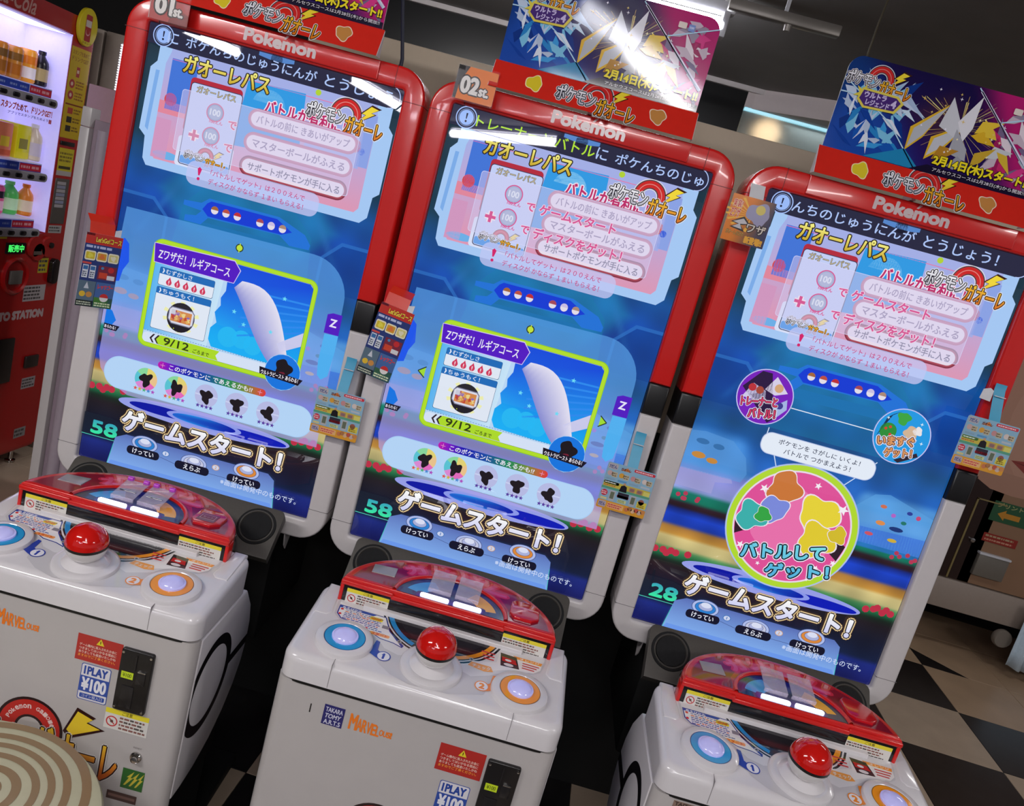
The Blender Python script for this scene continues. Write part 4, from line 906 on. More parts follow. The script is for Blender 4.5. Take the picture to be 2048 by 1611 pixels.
# diagonal edge of the chequered field, from two points seen on the floor
DA, DB = Vector((2.379, 2.557)), Vector((2.810, 2.179))
nd = Vector((-(DB - DA).y, (DB - DA).x)).normalized()
if nd.y < 0: nd = -nd
def clip(poly, keep):
    out = []
    for k in range(len(poly)):
        a, b = Vector(poly[k]), Vector(poly[(k + 1) % len(poly)]); da = (a - DA).dot(nd) * keep; db = (b - DA).dot(nd) * keep
        if da >= 0: out.append(a)
        if (da > 0) != (db > 0) and abs(da - db) > 1e-9: out.append(a + (b - a) * (da / (da - db)))
    return out
def tile(pts, mat, key=None):
    cx = sum(p[0] for p in pts) / len(pts); cy = sum(p[1] for p in pts) / len(pts)
    loc = [(p[0] - cx, p[1] - cy) for p in pts]
    if key and key in CACHE:
        o = link('floor_tile', CACHE[key], fl, None, (cx, cy, 0)); return
    me = MB().prism([(x * .995, y * .995) for x, y in loc], 'z', 0, -.006, .0008, seg=1).mesh('floor_tile', mat)
    if key: CACHE[key] = me
    link('floor_tile', me, fl, None, (cx, cy, 0))
n_t = 0
for i in range(-11, 6):
    for j in range(-8, 6):
        c = []
        for a, b in ((0, 0), (1, 0), (1, 1), (0, 1)):
            u, v = (i + a) * T, (j + b) * T; c.append((GX + u * cg - v * sg, GY + u * sg + v * cg))
        dark = (i + j) % 2 != 0
        mx_, my_ = sum(p[0] for p in c) / 4, sum(p[1] for p in c) / 4
        if mx_ < -1.45: dark = False
        d = [(Vector(p) - DA).dot(nd) for p in c]
        if my_ > 3.3 or mx_ > 4.9: continue
        if mx_ > 3.4 and max(d) < -1.6: continue
        n_t += 1
        if max(d) <= 0 or mx_ < 1.0: tile(c, TK if dark else TB, 'k' if dark else 'b')
        elif min(d) >= 0: tile(c, TP, 'p')
        elif not dark: tile(c, TP, 'p')
        else:
            for keep, m in ((-1, TK), (1, TP)):
                q = clip(c, keep)
                if len(q) > 2: tile([tuple(v) for v in q], m)
print('tiles', n_t)
WALLB = M('beige_wall_paint', '#c2b19c', .6, namp=.02)
WALLW = M('warm_white_wall', '#b9aeac', .6, namp=.02)
WDARK = M('charcoal_wall', '#2a2828', .7, namp=.06)
CEIL = M('charcoal_ceiling', '#75726f', .8, namp=.05, nscale=8)
struct(MB().box(-4.2, 6.2, -7.0, 4.2, 2.6, 2.7).build('ceiling', CEIL))
struct(MB().box(-4.2, 6.2, 3.9, 4.0, 0, 2.6).build('wall_back', WDARK))
struct(MB().box(-4.3, -4.2, -4.2, 4.2, 0, 2.6).build('wall_left', WDARK))
# low partition behind the machines: beige above, black below
struct(MB().box(-.80, 1.18, .60, .68, 1.15, 1.985, .004).build('wall_partition', WALLB))
struct(MB().box(-.80, 1.18, .598, .682, 0, 1.149).build('wall_partition_base', BLACKM))
# bulkhead with the dark glazing at the back
struct(MB().box(-1.9, .68, 2.80, 2.88, 1.6, 2.575).build('window_1', M('dark_window_glass', '#08080a', .25)))
struct(MB().box(-1.9, .78, 2.78, 2.80, 2.575, 2.6).build('trim_1', M('pale_cornice', '#b8b2b0', .5)))
struct(MB().box(.68, 2.3, 2.80, 2.9, 2.50, 2.6).build('wall_upper', WALLW))
bk = struct(MB().prism([(.72, 2.80), (1.30, 2.50), (1.30, 2.80)], 'z', 2.50, 2.6).build('trim_2', WALLW))
fr = MB().box(.685, 2.3, 2.80, 2.83, 2.487, 2.503); struct(fr.build('trim_3', M('lit_cool_strip', '#bfe8f4', .4, emit='#9fdcec', es=.8)))
struct(MB().box(.68, 2.3, 3.3, 3.34, 1.6, 2.5).build('wall_beyond', M('grey_green_wall', '#6b706c', .6)))
w2 = struct(MB().box(.685, 2.3, 2.815, 2.822, 1.6, 2.487).build('window_2', M('frosted_glass', '#c4ccca', .45, trans=.85)))
gl = tag(MB().lathe([(0, -.07), (.04, -.06), (.068, -.02), (.07, .02), (.05, .055), (.02, .07), (0, .072)], (.86, 2.98, 2.43), 24).build('reflection_globe', M('warm_globe', '#ffe0c0', .4, emit='#ffd2a4', es=3.2)), 'warm glowing globe added behind the frosted window glass for a lamp reflection', 'lamp')  # added glowing ball, stands in for a lamp's reflection in the pane
# luminaires
FIX = M('fixture_white', '#c9c9cf', .35); TUBE = M('tube_glow', '#ffffff', .4, emit='#f3f4ff', es=22.0)
TUBE2 = M('bright_tube_glow', '#ffffff', .4, emit='#f6f4ff', es=34.0)
def luminaire(x0, x1, y, z, label, rz=0.0, on=True, r=.035, group=None):
    o = tag(empty('tube_light', ((x0 + x1) / 2, y, z), rz), label, 'ceiling light', group); L = (x1 - x0) / 2
    MB().box(-L - .03, L + .03, -.024, .024, .045, .085, .008).build('light_housing', FIX, o)
    MB().lathe([(0, -L), (r * .9, -L), (r, -L + .01), (r, L - .01), (r * .9, L), (0, L)], (0, 0, 0), 20, 'x').build('tube', (TUBE2 if group and y < -3 else TUBE) if on else FIX, o)
    for s in (-1, 1): MB().box(s * (L + .002) - .012, s * (L + .002) + .012, -.03, .03, -.036, .05, .004).build('end_cap', FIX, o)
    MB().box(-.01, .01, -.01, .01, .08, 2.6 - z).build('hanger', FIX, o)
    return o
luminaire(-.55, .335, 1.50, 2.47, 'glowing white ceiling tube above the middle display board')
def lum2(a, b, label):
    m = ((a[0] + b[0]) / 2, (a[1] + b[1]) / 2); L = math.hypot(b[0] - a[0], b[1] - a[1]) / 2
    o = luminaire(m[0] - L, m[0] + L, m[1], 2.5, label, math.atan2(b[1] - a[1], b[0] - a[0]), group='tube lights over the aisle'); return o
AL = 'ceiling tube light over the aisle facing the machines'
lum2((-.22, -1.80), (.44, -2.85), AL + ', nearest the photographer'); lum2((-2.96, -4.40), (-2.72, -4.87), AL + ', far left'); lum2((-1.75, -4.56), (-1.48, -5.42), AL + ', second from the left'); lum2((-1.38, -6.1), (-.32, -4.94), AL + ', farthest back')
# unlit rail beside the lit tube
o = tag(MB().box(-.19, .19, -.018, .018, -.018, .018, .004).lathe([(0, -.02), (.012, -.02), (.014, 0), (0, .0)], (.02, 0, -.018), 12).build('light_rail', M('dull_metal_rail', '#8c8680', .35, metal=.4)), 'unlit grey ceiling rail to the right of the glowing tube', 'light rail')
o.location = (.505, 1.29, 2.49)
hg = MB().box(-.006, .006, -.006, .006, .018, .11).build('hanger', FIX, o)
o = tag(MB().tube([(-.470, .2, 2.6), (-.461, .2, 1.996), (-.434, .2, 1.879), (-.428, .2, 1.5)], .0042).build('hanging_cable', M('dark_blue_cable', '#3c4258', .5)), 'thin dark blue cable hanging behind the first machine', 'cable')
o = tag(MB().tube([(.741, 1.0, 2.6), (.732, 1.0, 2.45), (.727, 1.0, 1.70)], .003).build('hanging_wire', M('olive_wire', '#4c4430', .6)), 'thin brown wire hanging behind the third display board', 'wire')

# ------------------------------------------------------------------ machines
POS = [((-.6339, .0098, 0), .0213), ((0, 0, 0), 0.0), ((.6408, -.0126, 0), .0022)]
machine(0, POS[0][0], POS[0][1], 'first game machine on the left, numbered 01 with a red plate')
machine(1, POS[1][0], POS[1][1], 'middle game machine, numbered 02 with an orange plate')
machine(2, POS[2][0], POS[2][1], 'third game machine on the right, big pink round badge on its screen')
def wloc(i, x, y, z):
    (a, b, c), r = POS[i]; return (a + x * math.cos(r) - y * math.sin(r), b + x * math.sin(r) + y * math.cos(r), z)

# display boards on top of the machines
def board_art():
    A = Art()
    def back(x, y):
        u, v = x / .197, (y - 1.9825) / .09
        c = mix(srgb('#2a1760'), srgb('#191043'), smooth(-1, 1, v + u * .3))
        c = mix(c, srgb('#1a4fb0'), smooth(-.25, -.75, u + .35 * v) * .9); c = mix(c, srgb('#0b2a58'), smooth(-.8, -1.1, u - .25 * v) * .6)
        c = mix(c, srgb('#c02070'), smooth(.35, .75, u + .25 * v) * .95)
        c = mix(c, srgb('#6a3a28'), .4 * smooth(.5, .1, abs(u - .02) + abs(v - .1) * .6))
        return c
    ol = rrect(-.197, 1.8925, .197, 2.063, .026, 8)
    ol = [(x, y) if y > 1.95 else (max(-.197, min(.197, x * 1.02 if abs(x) > .17 else x)), 1.8925 if y < 1.92 else y) for x, y in ol]
    A.grid(-.197, 1.8925, .197, 2.037, 36, 16, back)
    A.grid(-.171, 2.037, .171, 2.063, 32, 4, back)
    for s in (-1, 1): A.poly([(s * .171, 2.037)] + [(s * (.171 + .026 * math.cos(t)), 2.037 + .026 * math.sin(t)) for t in [k * math.pi / 2 / 8 for k in range(9)]], back)
    A.up(); rg = random.Random(21)
    cx, cy = .035, 1.985
    for k in range(46):                                              # golden burst
        a = rg.uniform(0, 6.283); L = rg.uniform(.045, .095); w = rg.uniform(.006, .02)
        ex, ey = cx + L * math.cos(a) * 1.1, cy + L * math.sin(a) * .72
        A.up(.2)
        if 1.895 < ey < 2.06: A.poly([(cx, cy), (ex, ey), (cx + L * .96 * math.cos(a + w) * 1.1, cy + L * .96 * math.sin(a + w) * .72)], rg.choice(['#d8b068', '#f0e090', '#b07848', '#8a5a60']))
    A.up()
    # plain angular shards, blue-white on the left, gold and silver in the middle, pink and grey on the right
    def shard(x, y, L, w, a, c):
        ca, sa = math.cos(a), math.sin(a); P_ = [(0, -w / 2), (L * .35, -w * .6), (L, 0), (L * .3, w * .55)]
        q = [(x + u * ca - v * sa, y + u * sa + v * ca) for u, v in P_]
        if all(-.195 < p[0] < .195 and 1.894 < p[1] < 2.055 for p in q): A.up(.2); A.poly(q, c)
    for k in range(44): shard(rg.uniform(-.192, -.06), rg.uniform(1.90, 2.03), rg.uniform(.03, .085), rg.uniform(.006, .018), rg.choice([2.2, 1.2, -.9, .9, -.5]) + rg.uniform(-.2, .2), rg.choice(['#1a58b8', '#0f3486', '#7fc4e8', '#cfe4f6', '#a9bede', '#2a86cc', '#c4d2ea']))
    A.up()
    for k in range(20): shard(rg.uniform(-.19, -.09), rg.uniform(1.90, 1.98), rg.uniform(.02, .06), rg.uniform(.005, .012), rg.uniform(0, 6.28), rg.choice(['#dfe8f6', '#b8c8e2', '#3c9ce0', '#12409c']))
    for k in range(40): shard(rg.uniform(.105, .185), rg.uniform(1.92, 2.045), rg.uniform(.02, .06), rg.uniform(.007, .018), rg.uniform(0, 6.28), rg.choice(['#c9b6c6', '#9b8ca2', '#d83a88', '#a0205c', '#e6d8e2', '#c82c6c', '#77668a']))
    A.up()
    for x, y, L, w, a, c in ((-.06, 1.93, .11, .026, .95, '#e0b432'), (-.055, 1.934, .10, .018, .95, '#b9bcc4'), (-.02, 1.925, .10, .028, .8, '#e0b432'), (-.015, 1.929, .09, .019, .8, '#c6c8d0'), (.02, 1.96, .075, .035, 1.75, '#cfd0d8'), (.035, 1.965, .085, .026, 1.3, '#e4e2ea'),
                             (.05, 1.925, .06, .030, 1.9, '#a9aab4'), (.06, 1.99, .055, .018, .4, '#e8c43c'), (.062, 1.985, .05, .018, -.35, '#dcb02c'), (.10, 1.975, .045, .016, 2.2, '#e6c440'), (.095, 1.955, .05, .020, .2, '#c9ccd2'), (.12, 1.965, .05, .014, -.9, '#d8b43a'), (.0, 1.93, .05, .022, .3, '#b8842c'), (.035, 1.925, .04, .022, -.1, '#9a9ca8'), (.07, 1.93, .055, .018, .7, '#c8a434')):
        shard(x, y, L, w, a, c); A.up()
    for k in range(22): A.poly(starp(cx + rg.uniform(-.09, .09), cy + rg.uniform(-.05, .06), rg.uniform(.0018, .0045), .001, 4), rg.choice(['#fbf0c0', '#f6f0ff', '#e8c870']))
    for a, b, c, d in ((-.197, 2.02, -.09, 1.96), (-.09, 1.96, -.02, 1.8935), (.045, 2.06, .19, 1.93), (-.197, 1.995, -.14, 1.997), (.10, 2.01, .196, 2.045)): A.line(a, b, c, d, .0022, '#b8dcf4')
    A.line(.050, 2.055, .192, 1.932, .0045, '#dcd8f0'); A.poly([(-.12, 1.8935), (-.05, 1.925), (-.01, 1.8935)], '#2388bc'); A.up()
    A.poly([(-.03, 1.8935), (.0, 1.908), (.196, 1.905), (.196, 1.8935)], '#1c1430'); A.up()
    A.up(); logo(A, -.133, 2.026, .122)
    A.poly(starp(-.157, 1.999, .018, .007, 6, 80), '#e2d04c'); A.up(); A.poly([(-.165, 1.988), (-.16, 2.010), (-.092, 2.009), (-.078, 1.998), (-.09, 1.978), (-.15, 1.975)], '#e0cf58'); A.up(); A.poly([(-.161, 1.990), (-.157, 2.006), (-.094, 2.005), (-.084, 1.998), (-.093, 1.982), (-.148, 1.979)], '#4a2c78'); A.up()
    A.text('ウルトラ', -.153, 1.9945, -.112, 2.0045, '#cfc0e8', .05); A.text('レジェンド', -.147, 1.982, -.103, 1.992, '#cfc0e8', .05); A.text('4', -.1005, 1.987, -.092, 2.000, '#cfc0e8', .05); A.up()
    A.otext('2月14日(木)スタート!!', .008, 1.9085, .190, 1.9285, [(.10, '#1c1408'), (.05, '#f2de2c')])
    A.otext('アルセウスコースは2月28日(木)から開放!!', .012, 1.8975, .190, 1.9055, [(.10, '#14101c'), (.01, '#e2dce8')])
    A.poly(rrect(.118, 2.031, .134, 2.042, .002), '#e6d8d0'); A.poly(rect(.138, 2.0285, .150, 2.041), '#7d93d0'); A.up(); A.text('TOMY', .1395, 2.033, .1485, 2.037, '#e8ecfa', .03)
    return A
def topper(i, label):
    o = tag(empty('display_board', wloc(i, 0, .002, 1.8390), POS[i][1]), label, 'display board', 'cardboard display boards on the machines')
    k = 'tp'
    ol = [(-.197, .0535), (.197, .0535), (.197, .198)] + arc(.171, .198, .026, 0, 90, 6)[1:] + arc(-.171, .198, .026, 90, 180, 6) + [(-.197, .198)]
    def f_board(p):
        b = MB().prism(ol, 'y', 0, .003, 0).build('poster_board', PAPER, p)
        board_art().build('board_print', A_GL, b, lambda x, y, l: (x, -.0004 - l, y - 1.8390)); return b
    def f_strip(p):
        pr = [(-.026, .0), (-.0245, .0), (.0012, .054), (-.0003, .054)]
        b = MB().prism(pr, 'x', -.2025, .2025).build('red_base_strip', M('red_printed_card', '#d8281c', .3), p)
        mp = lambda x, y, l: (x, -.0262 + (y - 1.8390) * .476 - l, y - 1.8390)
        A = Art(); logo(A, .006, 1.8655, .156); A.build('logo_print', A_PR, b, mp)
        for x, c in ((-.118, '#e4cc30'), (.128, '#c98a48')):        # plain rounded stickers where the printed mascots sit
            A = Art(); A.poly(blob(x, 1.8655, .0165, int(abs(x) * 1000), k=.25, ry=.0155), '#f1dfc9' if x > 0 else '#f4e8b4'); A.up(); A.poly(blob(x, 1.8655, .0148, int(abs(x) * 1000), k=.25, ry=.0138), c); A.build('round_print', A_PR, b, mp)
        return b
    def f_flap(p, s): return MB().prism([(-.025, .0), (.0, .0), (.0, .052)], 'x', s * .2025, s * .2035).build('side_flap', PAPER, p)
    def f_back(p): return MB().prism([(.0, .0), (.05, .0), (.004, .10)], 'x', -.004, .004).build('easel_back', PAPER, p)
    cached('tpb', f_board)(o); cached('tps', f_strip)(o); cached('tpe', f_back)(o)
    for s in (-1, 1): cached(('tpf', s), lambda p: f_flap(p, s))(o)
    return o
topper(0, 'purple and blue display board on top of the first machine, cut by the frame')
topper(1, 'purple display board on the middle machine with a white light streak')
topper(2, 'purple display board on top of the third machine, at top right')

# station number plates
SLEEVE = M('clear_sleeve', '#e8e4e4', .08, alpha=.25, coat=.4)
SLEEVE.node_tree.nodes['Principled BSDF'].inputs['Alpha'].default_value = .03
def plate(i, x0, z0, num, col, col2, label):
    o = tag(empty('number_plate', wloc(i, x0, -.021, z0), POS[i][1]), label, 'number plate')
    MB().prism(rrect(0, 0, .079, .062, .002), 'y', .001, .0025).build('plate_card', M('plate_card_' + num, col, .4), o)
    A = Art()
    if num == '02':
        A.poly([(0, .0), (0, .062), (.022, .062), (.008, .03), (.006, 0)], '#241c1c'); A.poly(rect(.001, .054, .013, .061), '#d8d4d0')
    else: A.poly([(0, .0), (0, .062), (.0012, .062), (.0012, 0)], '#c8b8b8'); A.poly([(.04, .0), (.05, .03), (.079, .02), (.079, 0)], col2)
    A.up(2)
    A.text(num, .012, .014, .046, .043, '#2a1c1c', .12); A.up(); A.text(num, .012, .014, .046, .043, '#e9e4e0', .05); A.up()
    A.text('st.', .049, .014, .067, .028, '#2a1c1c', .14); A.up(); A.text('st.', .049, .014, .067, .028, '#e9e4e0', .05)
    A.build('plate_print', A_PR, o, lambda x, y, l: (x, .0008 - l, y))
    MB().prism(rrect(-.002, -.003, .081, .065, .002), 'y', -.0022, -.0014).build('clear_sleeve', SLEEVE, o); return o
plate(0, -.254, 1.797, '01', '#b5302c', '#8c3430', 'red plate numbered 01 in a clear sleeve, top of the first machine')
plate(1, -.2655, 1.801, '02', '#f07a08', '#e07414', 'orange plate numbered 02 in a clear sleeve, top of the middle machine')

# hanging leaflets
def leaf(i, x0, z0, w, h, y, art, name, label, cat, tilt=0.0, yaw=0.0, group=None, thick=.0012):
    o = tag(empty(name, wloc(i, x0 + w / 2, y, z0 + h), POS[i][1] + yaw), label, cat, group); o.rotation_euler = (0, tilt, POS[i][1] + yaw)
    MB().prism(rrect(-w / 2, -h, w / 2, 0, .003), 'y', 0, thick).build('card', PAPER, o)
    art().build('card_print', A_PR, o, lambda x, y_, l: (x - w / 2, -.0003 - l, y_ - h)); return o
def course_art():
    A = Art(); w, h = .071, .153; A.poly(rrect(0, 0, w, h, .003), '#2c3c78'); A.up()
    A.poly(rect(0, h - .022, w, h), '#c4342c'); A.poly(rect(0, h - .005, .016, h), '#2c2c50'); A.up(); A.otext("Let'sGo!コース", .020, h - .017, .069, h - .007, [(.12, '#7c2010'), (.04, '#f4dc4c')])
    lines(A, .003, h - .032, .068, h - .023, 1, '#b8c0e0', 2)
    for k in range(3):
        x = .003 + k * .0225; A.poly(rrect(x, h - .056, x + .021, h - .036, .004), '#e9e4c4'); A.up(); A.poly(rrect(x + .002, h - .053, x + .019, h - .039, .002), ('#d8c034', '#d89c30', '#d8cc7c')[k]); A.up(); A.poly(blob(x + .0105, h - .046, .005, 60 + k), ('#e8dc50', '#e0783c', '#e8e0c0')[k]); A.up(-2)
    A.up(3); A.poly(rect(.001, h - .064, .018, h - .060), '#d05048')
    for k in range(2):
        x = .003 + k * .014; A.poly(rect(x, h - .093, x + .011, h - .066), '#d8dce4'); A.up(); A.poly(rect(x + .001, h - .076, x + .010, h - .068), '#3c70a8'); lines(A, x + .001, h - .091, x + .010, h - .079, 3, '#485068', k); A.up(-1)
    A.up(2); A.poly(rect(.033, h - .093, .069, h - .064), '#7c2c40'); A.up(); A.poly(rect(.036, h - .090, .052, h - .078), '#d04830'); A.poly(circle(.058, h - .071, .006, 14), '#c83034'); A.poly(rect(.052, h - .092, .067, h - .083), '#d8d8dc'); A.poly(circle(.041, h - .069, .003, 10), '#4888b8'); A.up()
    A.poly(rect(0, 0, .033, .054), '#5c7080'); A.poly(rect(0, 0, .033, .013), '#2c3428'); A.poly(rect(.034, 0, w, .054), '#4868a0'); A.poly(rect(.034, 0, w, .022), '#5c9c34'); A.up()
    A.poly(circle(.010, .026, .006, 14), '#e0b838'); A.poly(circle(.023, .026, .006, 14), '#c88c48'); A.poly([(.016, .052), (.011, .038), (.021, .038)], '#c8ccd4'); A.text('レッツゴー', .038, .040, .068, .050, '#d83c34', .06)
    A.poly(circle(.053, .022, .0085, 20), '#e2dedc'); A.up(); A.poly(circle(.053, .0225, .0085, 20, a0=0, a1=math.pi), '#c83434'); A.up(); lines(A, .002, .002, .031, .011, 2, '#c8d0b8', 7); lines(A, .036, .002, .069, .012, 2, '#dce8c0', 8)
    return A
def calendar_art():
    A = Art(); w, h = .102, .100; A.poly(rrect(0, 0, w, h, .003), '#8cb4cc'); A.up()
    A.poly(rrect(.002, h - .014, .022, h - .002, .003), '#b8b0b4'); A.poly(rrect(.056, h - .0085, .100, h - .0025, .002), '#d03848'); A.poly([(.028, h - .012), (.042, h - .004), (.05, h - .012)], '#c87840')
    A.up(); A.text('ガオーレ', .029, h - .012, .050, h - .006, '#5c3030', .05); lines(A, .059, h - .0075, .097, h - .0035, 1, '#f0d4d8', 3); A.text('7だん', .004, h - .012, .020, h - .005, '#4c5c90', .05)
    rg = random.Random(17)
    for r in range(1):
        for k in range(4):
            x = .003 + k * .0245; A.poly(circle(x + .006, h - .023, .0055, 12), ('#c8a8a4', '#d8a040', '#c89090', '#d8c8c0')[k]); A.poly(rrect(x + .010, h - .030, x + .022, h - .019, .002), '#c0b498'); A.up(); lines(A, x + .011, h - .029, x + .021, h - .020, 2, '#7c6c58', k); A.poly(rect(x + .001, h - .037, x + .020, h - .033), ('#88a8c0', '#5c98c8', '#88a8c0', '#b8c0c8')[k]); A.up(-1)
    A.up(2); A.poly(rect(.002, h - .052, .100, h - .040), '#c8b84c'); A.poly(rrect(.002, h - .046, .034, h - .040, .003), '#3c8c48'); A.poly(rect(0, h - .057, w, h - .052), '#5ca084'); A.up()
    lines(A, .004, h - .045, .032, h - .041, 1, '#e0ecd8', 5); lines(A, .003, h - .051, .034, h - .047, 1, '#b86848', 6)
    A.poly(circle(.045, h - .039, .0028, 12), '#c49878'); A.poly([(.037, h - .056), (.039, h - .044), (.045, h - .041), (.051, h - .044), (.053, h - .056)], '#221e24')
    for x in (.056, .072): A.poly(rrect(x, h - .052, x + .013, h - .042, .002), '#b88c60'); A.up(); A.poly(rrect(x + .002, h - .050, x + .011, h - .044, .002), '#8c6c70'); A.up(-1)
    A.poly(rect(.087, h - .052, .100, h - .043), '#d8d070')
    A.up(2); A.poly(circle(.009, h - .066, .0068, 18), '#c8384c')
    for x, c in ((.020, '#8c8878'), (.064, '#8c8878')): A.poly(rect(x, h - .080, x + .012, h - .058), '#b4b4b8'); A.up(); A.poly(rect(x + .002, h - .076, x + .010, h - .061), '#68705c'); A.up(-1)
    A.poly(rect(.037, h - .070, .060, h - .058), '#34303c'); A.poly(rrect(.036, h - .069, .061, h - .064, .002), '#c83440'); A.poly(rect(.040, h - .080, .058, h - .073), '#ccd49c'); A.poly(rrect(.080, h - .080, .100, h - .066, .001), '#dccc50'); A.poly(circle(.088, h - .067, .006, 14), '#9c5c50'); A.poly(rect(.004, h - .080, .017, h - .076), '#d8cc8c')
    A.up(2); lines(A, .0035, h - .070, .014, h - .062, 2, '#f0c8cc', 9); lines(A, .041, h - .0795, .057, h - .0735, 2, '#7c8c50', 10); lines(A, .082, h - .079, .098, h - .072, 2, '#7c6020', 12)
    A.poly(rrect(0, 0, w, .018, .003), '#dc9c34'); A.up(); A.poly(rrect(.003, .003, .019, .016, .003), '#b8a8b0'); A.poly(rect(.022, .004, .056, .015), '#e4b078'); A.up(); lines(A, .023, .005, .055, .014, 2, '#d04858', 13); A.text('7だん', .0045, .006, .0175, .013, '#4c5890', .06)
    for k in range(6): A.poly(circle(.063 + k * .0068, .010 + .003 * (k % 2), .0048, 12), ('#c87850', '#b0784c', '#d8b08c', '#c05848', '#c8b0a8', '#cc8850')[k])
    return A
def zcard_art():
    A = Art(); w, h = .083, .087
    A.grid(0, 0, w, h, 12, 10, lambda x, y: mix(srgb('#e07c20'), srgb('#3c3c5c'), smooth(.35, .95, x / w * .8 + (h - y) / h * .25))); A.up()
    for k in range(9):
        a = 2.0 + k * .32; A.poly([(.045, .055), (.045 + .05 * math.cos(a), .055 + .032 * math.sin(a)), (.045 + .05 * math.cos(a + .12), .055 + .032 * math.sin(a + .12))], '#f0b43c')
    A.up(); A.poly(blob(.056, .060, .022, 77, k=.25, ry=.020), '#9c98b8'); A.up(); A.poly(circle(.058, .068, .009, 16), '#d8c468'); A.up()
    A.otext('Zワザ', .004, .045, .022, .062, [(.10, '#f4dcc0'), (.03, '#c83434')]); A.otext('実装!', .005, .064, .022, .078, [(.10, '#f4dcc0'), (.03, '#c83434')])
    A.poly([(.010, .036), (.032, .050), (.046, .038), (.030, .033), (.040, .022), (.010, .026), (.024, .034)], '#2a2428'); A.up(); A.poly([(.014, .037), (.032, .046), (.042, .038), (.028, .035), (.034, .026), (.015, .0275), (.026, .035)], '#c4c0c4'); A.up()
    A.otext('ワザ', .042, .024, .078, .040, [(.10, '#34282c'), (.02, '#d8ccc0')]); A.text('ガオーレだけの', .006, .013, .040, .021, '#2c2018', .08); A.up(); A.text('ガオーレだけの', .006, .013, .040, .021, '#e8b858', .01); A.text('新登場!!', .044, .003, .078, .016, '#e8a838', .08)
    return A
cal = 'printed leaflets hung beside the screens'
def cal_leaf(i, x0, z0, label, white=False):
    o = leaf(i, x0, z0, .102, .099, -.038, calendar_art, 'hanging_leaflet', label, 'leaflet', group=cal)
    MB().prism([(.0, -.002), (.0006, -.002), (.0245, .060), (.0245, .072), (.0238, .072), (.0238, .060)], 'x', -.012, .010).build('blue_tape', BLUETAB, o)
    MB().box(-.012, .010, .0125, .0142, .047, .0485).build('tape_glint_line', PAPER, o)
    if white: MB().prism([(-.036, .036), (-.014, .034), (-.014, .056), (-.022, .060), (-.034, .055)], 'y', .018, .0188).build('curled_strip', PAPER, o)
    return o
cal_leaf(0, .237, 1.074, 'square blue and yellow leaflet on blue tape, right of the first screen')
cal_leaf(1, .229, 1.091, 'square blue and yellow leaflet on blue tape, right of the middle screen')
cal_leaf(2, .229, 1.380, 'square blue and yellow leaflet on blue tape, right of the third screen', True)
def course_leaf(i, x0, z0, label, yaw, tilt):
    o = leaf(i, x0, z0, .071, .153, -.040, course_art, 'hanging_leaflet', label, 'leaflet', tilt=tilt, yaw=yaw, group='narrow course leaflets hung left of the screens')
    MB().prism([(.0, -.002), (.0006, -.002), (.008, .022), (.030, .034), (.0295, .035), (.0072, .0228)], 'x', -.030, .018).build('red_tab', M('red_card_tab', '#d83420', .25, coat=.4), o)
    MB().prism([(.018, 0), (.030, 0), (.030, .016), (.018, .012)], 'y', -.0004, .0004).build('white_corner', PAPER, o); return o
course_leaf(0, -.294, 1.208, 'narrow course leaflet on a red tab, left edge of the first machine', .85, .02)
course_leaf(1, -.303, 1.226, 'narrow course leaflet on a red tab, left edge of the middle machine', .05, .13)
def zl():
    o = leaf(2, -.336, 1.676, .083, .087, -.040, zcard_art, 'hanging_card', 'small orange card hung at the upper left of the third machine', 'card')
    MB().prism([(.0, -.006), (.0006, -.006), (.024, .028), (.0234, .028)], 'x', -.012, .016).build('white_tab', PAPER, o)
zl()

# ------------------------------------------------------------------ round stool, bottom left
SX, SY, SR, SZ = -.617, -.730, .232, .60
o = tag(empty('round_stool', (SX, SY, 0)), 'round ivory stool with brown concentric rings in the bottom left corner', 'stool')
MB().lathe([(0, SZ - .045), (SR - .004, SZ - .045), (SR, SZ - .038), (SR, SZ - .010), (SR - .004, SZ - .003), (SR - .012, SZ), (0, SZ)], n=96).build('seat', M('ivory_vinyl', '#c3bfa2', .35, namp=.03), o)
ec = (-.617 + .114, -.730 + .055)
A = Art(eps=1e-4)
rcx, rcy = -.490 - SX, -.672 - SY
RC = (.06, .02)
for cx, cy, r, w in ((-.6030, -.6815, .1696, .0135), (-.6014, -.6738, .1372, .0115), (-.5997, -.6695, .1122, .0105), (-.5972, -.6663, .0873, .0110), (-.5916, -.6574, .0521, .0130), (-.588, -.652, .022, .010)):
    A.ring(circle(cx - SX, cy - SY, r + w / 2, 72), circle(cx - SX, cy - SY, r - w / 2, 72), '#8a7050')
A.build('ring_print', A_PR, o, lambda x, y, l: (x, y, SZ + .0005 + l))
MB().lathe([(.026, .03), (.026, SZ - .044)], n=24).build('stem', CHROME, o)
MB().lathe([(.17, 0), (.17, .008), (.15, .016), (.04, .034), (.026, .04), (.026, .03), (0, .03)], n=48).build('base', CHROME, o)

